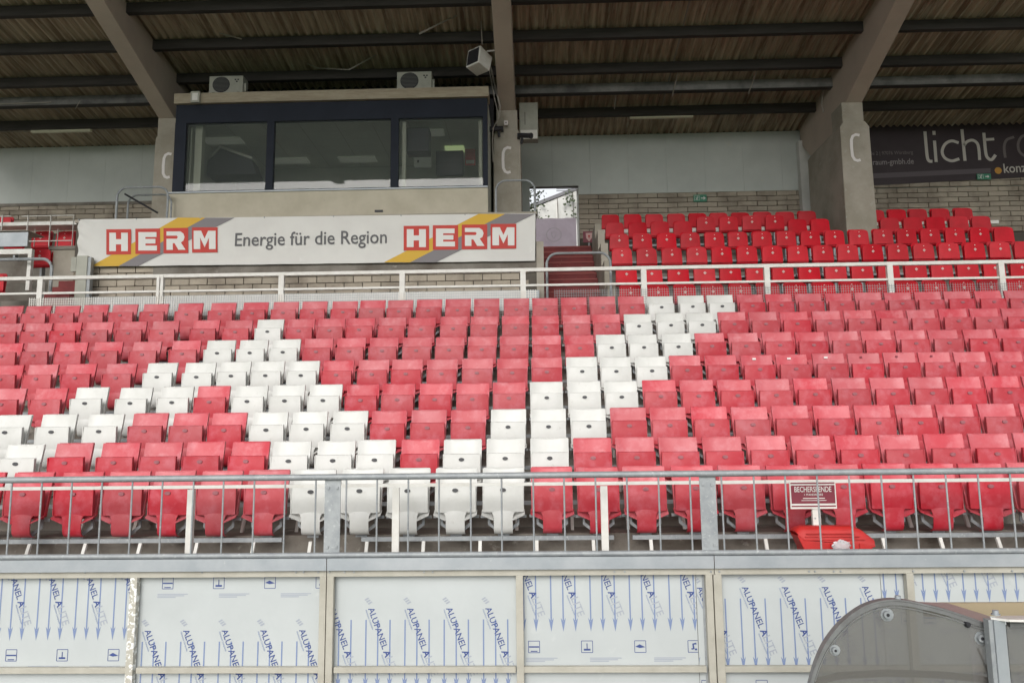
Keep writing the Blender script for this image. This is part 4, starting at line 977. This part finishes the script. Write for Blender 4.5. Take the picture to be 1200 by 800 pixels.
for (px, py, Y, wn) in ((16, 280, 15.5, 'half hidden by the desk'), (48, 279, 15.5, 'behind the white media table'), (76, 279, 15.5, 'behind the right end of the media table'), (47, 300, 14.5, 'lone one below the media table'), (-8, 330, 14.1, 'cut by the left edge'), (2, 262, 16.2, 'at the back of the left corner')):
    o = copy_tree(up_logo); tag(o, 'bright red seat in the left corner block, %s' % wn, 'stadium seat', 'bright red seats of the left corner')
    c = at(px, py, Y); o.location = (c.x, Y, c.z-.375)
m = MB(); a = at(56, 341, 14.6); b = at(89, 290, 14.6)
kw = thing('corner_wall', 'stained concrete stair wall left of the banner', 'wall', (a.x, 14.6, g0))
B(0, b.x-a.x, 0, .9, 0, b.z-g0-.04).build('wall_block', M['conc_col'], kw); B(-.03, b.x-a.x+.02, -.03, .95, b.z-g0-.04, b.z-g0+.03).build('coping', M['conc'], kw)
s2 = thing('corner_steps', 'small flight of red steps beside the corner wall', 'stairs', (X(67, 340, 13.95), 13.95, g0))
for i in range(3): B(-.24-.03*(2-i), .24, .20*i, .20*i+.22, 0, .82+.16*(i+1)).build('step', M['steps'], s2)

# ---------------------------------------------------------------- crest sign, cameras, floodlight, boxes
a = at(683.5, 284, 18.9); b = at(697, 271, 18.9); t = thing('crest_sign', 'small dark red board with a pale shield crest beside the top of the stairs', 'sign', ((a.x+b.x)/2, 18.9, a.z)); w2, h = (b.x-a.x)/2, b.z-a.z
B(-w2, w2, 0, .03, 0, h).build('board', M['maroon'], t)
m = MB(); m.prism([(-w2*.55, h*.85), (w2*.55, h*.85), (w2*.5, h*.4), (0, h*.06), (-w2*.5, h*.4)], -.006, 0, 'y'); m.build('shield', M['logo'], t)
m = MB(); m.prism([(-w2*.2, h*.65), (w2*.2, h*.65), (0, h*.3)], -.009, -.006, 'y'); m.build('shield_mark', M['bred'], t)
B(-.02, .02, .03, .06, -(a.z-CZ-4.58), h*.5).build('post', M['galv'], t)

c = at(562, 71, 15.2); t = thing('floodlight', 'boxy white floodlight with dark face on a bracket beside the middle beam', 'floodlight', (c.x, 15.2, c.z-.2), rz=math.radians(-38))
h = MB(); h.prism([(-.24, .0), (.10, -.06), (.20, .28), (-.18, .40)], -.17, .19, 'x'); h.build('housing', M['wpaint'], t, bevel=.015)
fq = [(-.2455, .03), (-.1945, .375)]
m = MB(); m.add([(-.14, -.250+.006, .035), (.16, -.250+.006, .035), (.16, -.192, .365), (-.14, -.192, .365), (-.14, -.225, .035), (.16, -.225, .035), (.16, -.172, .365), (-.14, -.172, .365)], [(0,1,2,3), (4,7,6,5), (0,4,5,1), (1,5,6,2), (2,6,7,3), (3,7,4,0)]); m.build('lens', M['dark'], t)
T([(.05, .05, .36), (.05, .20, .47), (.35, .45, .50)], .02, 6).build('bracket', M['wpaint'], t)
a = at(609, 163.5, 16.9); b = at(630, 120, 16.9); t = thing('equipment_box', 'tall pale grey box fixed to the right of the middle column', 'box', (a.x, 16.9, a.z))
B(0, b.x-a.x, 0, .25, 0, b.z-a.z).build('casing', M['acw'], t, bevel=.008); B(.02, b.x-a.x-.02, -.01, 0, .01, .22).build('lower_cover', M['wpaint'], t); B(.12, .135, -.012, 0, .35, .65).build('slot', M['fan'], t)
for (px, py, dxx, wn) in ((583, 153, -.16, 'left'), (613, 161, .16, 'right')):
    c = at(px, py, 16.3); t = thing('security_camera', 'black security camera on the middle column, pointing %s' % wn, 'camera', (c.x, 16.3, c.z), 'security cameras on the middle column')
    s_ = -1 if dxx < 0 else 1
    T([(-s_*.10, .05, .07), (s_*.16, -.10, -.01)], .055, 10).build('body', M['dark'], t); T([(s_*.16, -.10, -.01), (s_*.19, -.12, -.02)], .065, 10).build('hood', M['dark'], t)
    T([(-s_*.02, .0, -.02), (-s_*.04, .02, -.14)], .03, 8).build('mount', M['dark'], t)
    B(-.03-s_*.1, .03-s_*.1, -.0, .16, .02, .10).build('bracket', M['dark'], t)
c = at(593, 144.5, 16.4); t = thing('light_sensor', 'tiny white sensor above the letter on the middle column', 'sensor', (c.x, 16.4, c.z)); B(-.04, .04, -.03, .04, -.05, .05).build('casing', M['dot'], t); B(-.012, .012, -.036, -.03, -.012, .012).build('lens', M['dark'], t)
for (pts, r, Yc, lab_) in (([(568, 0), (570, 40), (573, 80), (580, 118), (585, 138), (578, 150), (577, 165), (578, 190)], .012, 16.0, 'thin cable running down beside the middle beam to the cameras'),
                           ([(562, 0), (564, 30), (565, 52)], .012, 15.2, 'thin cable hanging from the roof to the floodlight'),
                           ([(574, 75), (580, 100), (586, 125), (585, 137)], .02, 16.1, 'thick pale cable bundle at the foot of the middle beam')):
    P = [at(x, y, Yc) for x, y in pts]; tag(T(P, r, 6).build('cable', M['cable']), lab_, 'cable')
# conduit up the right beam
P = [at(965, 132, 17.6), at(963, 122, 17.6), at(965, 93, 17.6), at(996, 44, 16.2), at(1026, 0, 15.0)]
tag(T(P, .014, 6).build('conduit', M['cable']), 'grey conduit following the upper edge of the right roof beam', 'conduit')
c = at(439, 248.5, KY-.05); tag(B(c.x, c.x+.17, KY-.05, KY-.031, c.z, c.z+.045).build('vent_grille', M['dark']), 'tiny dark vent in the beige wall under the press box', 'vent')

# ---------------------------------------------------------------- outside, seen through the rear opening
hy = 30.0
hb = thing('white_house', 'pale gabled building with a sloping verge outside the rear opening', 'building', (X(650, 280, hy), hy, 0)); hx = hb.location.x
P = [at(600, 330, hy), at(700, 330, hy), at(700, 215, hy), at(676, 222.5, hy), at(618, 247, hy), at(600, 254, hy)]
m = MB(); m.prism([(q.x-hx, max(q.z, 0) if i > 1 else 0) for i, q in enumerate(P)], 0, 6, 'y'); m.build('wall', M['bldg'], hb)
a, b = at(596, 254, hy), at(702, 212.5, hy); m = MB(); m.prism([(a.x-hx, a.z), (b.x-hx, b.z), (b.x-hx, b.z+.14), (a.x-hx, a.z+.14)], -.06, 6.2, 'y'); m.build('roof', M['roofdark'], hb)
for i in range(6):
    a = at(652, 224-i*2.2, hy-2); b = at(690, 223-i*2.2, hy-2)
    B(a.x-hx, b.x-hx, -2.0, -1.97, a.z, a.z+.022).build('balcony_bar', M['roofdark'], hb)
c = at(653, 260, hy); B(c.x-hx-.02, c.x-hx+.02, -.06, 0, 0, Z(653, 236, hy)).build('downpipe', M['wpaint'], hb)
cl = thing('lilac_banner', 'pale lilac cloth banner with faint crest hung across the rear opening', 'banner', (X(650, 270, 21.4), 21.4, CZ+4.0)); cx_ = cl.location.x; cz_ = cl.location.z
A_, B_ = at(622, 286, 21.4), at(675, 255.5, 21.4)
m = MB(True); m.shell(lambda u, v: (A_.x-cx_+(B_.x-A_.x)*u, .03*noise.noise(Vector((u*4+v*2, v*2, 0)))+.015*math.sin(u*14+v*5), -.2+A_.z-cz_+(B_.z-A_.z+.2)*v), 30, 14, (0, .004, 0)); m.build('cloth', M['pinkcloth'], cl)
cc = at(649, 275.5, 21.4); m = MB()
R = .21
m.ribbon([(cc.x-cx_+R*math.cos(i*math.pi/12), cc.z-cz_+R*.95*math.sin(i*math.pi/12)) for i in range(25)], .03, -.04)
m.ribbon([(cc.x-cx_-.07, cc.z-cz_+.07), (cc.x-cx_+.07, cc.z-cz_+.07), (cc.x-cx_+.05, cc.z-cz_-.04), (cc.x-cx_, cc.z-cz_-.1), (cc.x-cx_-.05, cc.z-cz_-.04), (cc.x-cx_-.07, cc.z-cz_+.07)], .025, -.04); m.build('crest', M['pinkprint'], cl)
tag(B(X(676, 250, 20.3), X(680, 250, 20.3), 20.25, 20.3, 2, Z(678, 222, 20.3)).build('gate_post', M['wpaint']), 'slim white post at the right side of the rear opening', 'post')
# tree outside
tr = thing('tree', 'dark leafed tree showing at the left of the rear opening', 'tree', (X(622, 260, 25), 25, 0))
T([(0, 0, 0), (.05, 0, 4), (.1, 0, 7.5), (.2, 0, 10)], .12, 8).build('trunk', M['bark'], tr)
m = MB(); hz0 = Z(622, 255, 25)
for cxp, cyp, n2, R in ((615, 228, 160, .45), (622, 244, 40, .25), (612, 255, 80, .3), (629, 227, 16, .18), (600, 235, 200, .8)):
    c = at(cxp, cyp, 25)
    for i in range(n2):
        d = Vector((random.gauss(0, 1), random.gauss(0, 1), random.gauss(0, .7)))*R*.55; p_ = Vector((c.x-tr.location.x, 0, c.z))+d; s_ = random.uniform(.03, .07)
        e1 = Vector((random.gauss(0, 1), random.gauss(0, 1), random.gauss(0, 1))).normalized(); e2 = e1.cross(Vector((.3, .5, .8))).normalized()
        m.add([p_-e1*s_, p_+e2*s_*.6, p_+e1*s_, p_-e2*s_*.6], [(0, 1, 2, 3)])
o = m.build('crown', M['leaf'], tr); o['kind'] = 'stuff'
for q in ((.1, 0, 7.2, -.4, 0, 8.6), (.1, 0, 7.6, .45, 0, 9.0), (.05, 0, 6.5, .25, 0, 8.3)): T([q[:3], q[3:]], .03, 5).build('branch', M['bark'], tr)
# climbing twigs on the white building
iv = thing('climbing_plant', 'sparse dark climbing plant on the white building outside', 'plant', (X(666, 240, 29.8), 29.8, 0)); m = MB()
for cxp, cyp, n2, R in ((672, 229, 16, .16), (663, 237, 10, .10), (668, 233, 10, .14), (671, 250, 12, .13), (629, 250, 18, .2), (628, 244, 10, .15)):
    c = at(cxp, cyp, 29.8)
    for i in range(n2):
        p_ = Vector((c.x-iv.location.x+random.gauss(0, R), random.uniform(-.1, .05), c.z+random.gauss(0, R))); s_ = random.uniform(.03, .07)
        m.add([p_+Vector((-s_, 0, 0)), p_+Vector((0, -.03, -s_)), p_+Vector((s_, 0, 0)), p_+Vector((0, .02, s_))], [(0, 1, 2, 3)])
o = m.build('leaves', M['leaf'], iv); o['kind'] = 'stuff'
for cxp, q0, q1 in ((653, 232, 272), (671, 226, 258), (629, 240, 262)): a = at(cxp, q0, 29.8); b = at(cxp+1.5, q1, 29.8); T([(a.x-iv.location.x, 0, a.z), (b.x-iv.location.x, 0, b.z)], .015, 5).build('stem', M['bark'], iv)

# ---------------------------------------------------------------- dugout at the lower right
DY = 4.5
dg = thing('team_dugout', 'curved smoked acrylic team dugout shelter with bolted rim at the lower right', 'dugout', (X(1060, 700, DY), DY, 0)); ox = dg.location.x
arc = [(938, 900), (943, 830), (950, 800), (957, 776), (968, 753), (985, 731.5), (1005, 715.5), (1022, 707.5), (1040, 703.8), (1060, 704.5), (1085, 709.5), (1110, 716), (1140, 726), (1165, 735)]
def cat(P, k=5):
    P = [Vector(p) for p in P]; Q = [P[0]*2-P[1]]+P+[P[-1]*2-P[-2]]; out = []
    for i in range(1, len(Q)-2):
        for s_ in range(k):
            t = s_/k; a, b, c_, d = Q[i-1], Q[i], Q[i+1], Q[i+2]; out.append(.5*((2*b)+(c_-a)*t+(2*a-5*b+4*c_-d)*t*t+(3*b-a-3*c_+d)*t**3))
    out.append(P[-1]); return out
AP = [at(p.x, p.y, DY) for p in cat(arc)]; AP = [(p.x-ox, p.z) for p in AP]
AP[0] = (AP[0][0]-.02, .15)
pw_ = AP+[(AP[-1][0], .15)]
m = MB(); m.prism(pw_, 0, .006, 'y'); m.build('side_panel', M['poly'], dg)
m = MB(True); n_ = len(AP)
def rimf(u, v):
    i = min(int(u*(n_-1)), n_-2); q = u*(n_-1)-i; x = AP[i][0]*(1-q)+AP[i+1][0]*q; z = AP[i][1]*(1-q)+AP[i+1][1]*q
    return (x, -.012+.05*v, z)
m.shell(rimf, n_-1, 1, (0, 0, .010)); m.build('rim', M['polyrim'], dg)
m = MB(); m.ribbon([(x, z-.012) for x, z in AP], .020, -.010); m.ribbon([(x*.985+.0, z-.034) for x, z in AP[12:]], .005, -.009); m.build('edge_profile', M['polyrim'], dg)
# roof skin seen at the shallow back slope
far = [at(1050, 703.6, DY+.35), at(1110, 706, DY+.35), at(1160, 721.5, DY+.35)]; near = [at(1050, 703.9, DY), at(1110, 716, DY), at(1165, 733.5, DY)]
m = MB(True); m.add([(p.x-ox, p.y-DY+(0 if i > 2 else 0), p.z) for i, p in enumerate(far+near)]+[(p.x-ox, p.y-DY, p.z-.012) for p in far+near],
   [(0, 1, 4, 3), (1, 2, 5, 4), (6, 9, 10, 7), (7, 10, 11, 8), (0, 6, 7, 1), (1, 7, 8, 2), (2, 8, 11, 5), (3, 4, 10, 9), (4, 5, 11, 10), (0, 3, 9, 6)]); m.build('roof_skin', M['pinkskin'], dg)
a = at(1085, 722, 5.0); b = at(1300, 705.5, 5.0); B(a.x-ox, b.x-ox, .5, .53, a.z, b.z).build('rear_board', M['tan'], dg)
a = at(1163, 800, 4.4); b = at(1180, 726, 4.4); B(X(1163, 780, 4.4)-ox, X(1168, 780, 4.4)-ox, -.10, -.05, .1, b.z).build('post', M['galv'], dg); B(X(1168.3, 780, 4.4)-ox, X(1181.5, 780, 4.4)-ox, -.11, -.05, .1, b.z+.0).build('post', M['galvband'], dg)
m = MB(); q = [at(1161, 723, 4.42), at(1176, 721, 4.8), at(1330, 719, 4.8), at(1330, 728, 4.3), at(1183, 725.5, 4.35)]
m.add([(p.x-ox, p.y-DY, p.z) for p in q]+[(p.x-ox, p.y-DY, p.z-.012) for p in q], [(0, 1, 2, 3, 4), (9, 8, 7, 6, 5)]+[(i, i+5, (i+1) % 5+5, (i+1) % 5) for i in range(5)]); m.build('roof_plate', M['wpaint'], dg)
B(X(1182, 760, 4.42)-ox, X(1330, 760, 4.42)-ox, -.08, -.07, .15, Z(1190, 732, 4.42)).build('front_panel', M['poly'], dg)
B(X(1182, 735, 4.42)-ox, X(1330, 735, 4.42)-ox, -.095, -.06, Z(1190, 734, 4.42), Z(1190, 729, 4.42)).build('front_rail', M['polyrim'], dg)
B(X(1130, 735, 4.8)-ox-.6, X(1130, 735, 4.8)-ox, .30, .6, .42, .46).build('bench', M['pinkskin'], dg)
for i, (px, py, r) in enumerate(((977, 760.5, .017), (1038, 719, .021), (1148, 746.5, .021), (1132, 730, .012))):
    c = at(px, py, DY); m = MB(True); m.tube([(c.x-ox, -.028, c.z), (c.x-ox, .0, c.z)], r, 12); m.tube([(c.x-ox+.006, -.004, c.z-.003), (c.x-ox+.006, -.001, c.z-.003)], r*1.7, 12)
    m.build('bolt', M['galv'] if i < 3 else M['dark'], dg)
    m = MB(True); m.tube([(c.x-ox, -.030, c.z), (c.x-ox, -.027, c.z)], r*.45, 8); m.build('bolt_socket', M['dark'], dg)
for px, py in ((1054, 700.5), (1169, 717.5)):
    c = at(px, py, DY); m = MB(True); m.tube([(c.x-ox, .02, c.z-.012), (c.x-ox, .02, c.z+.010)], .016, 10); m.tube([(c.x-ox, .02, c.z-.016), (c.x-ox, .02, c.z-.010)], .024, 10); m.build('cap_bolt', M['galvband'], dg)
T([(X(1148, 760, DY)-ox, .02, Z(1150, 760, DY)), (X(1165, 800, DY)-ox, .02, Z(1160, 800, DY))], .006, 6).build('stay', M['wpaint'], dg)
a = at(985, 790, 4.62); T([at(p, q, 4.62)-Vector((ox, DY, 0)) for p, q in ((955, 798), (985, 791), (1040, 788), (1100, 790), (1150, 795), (1165, 800))], .020, 8).build('inner_hoop', M['tan'], dg)
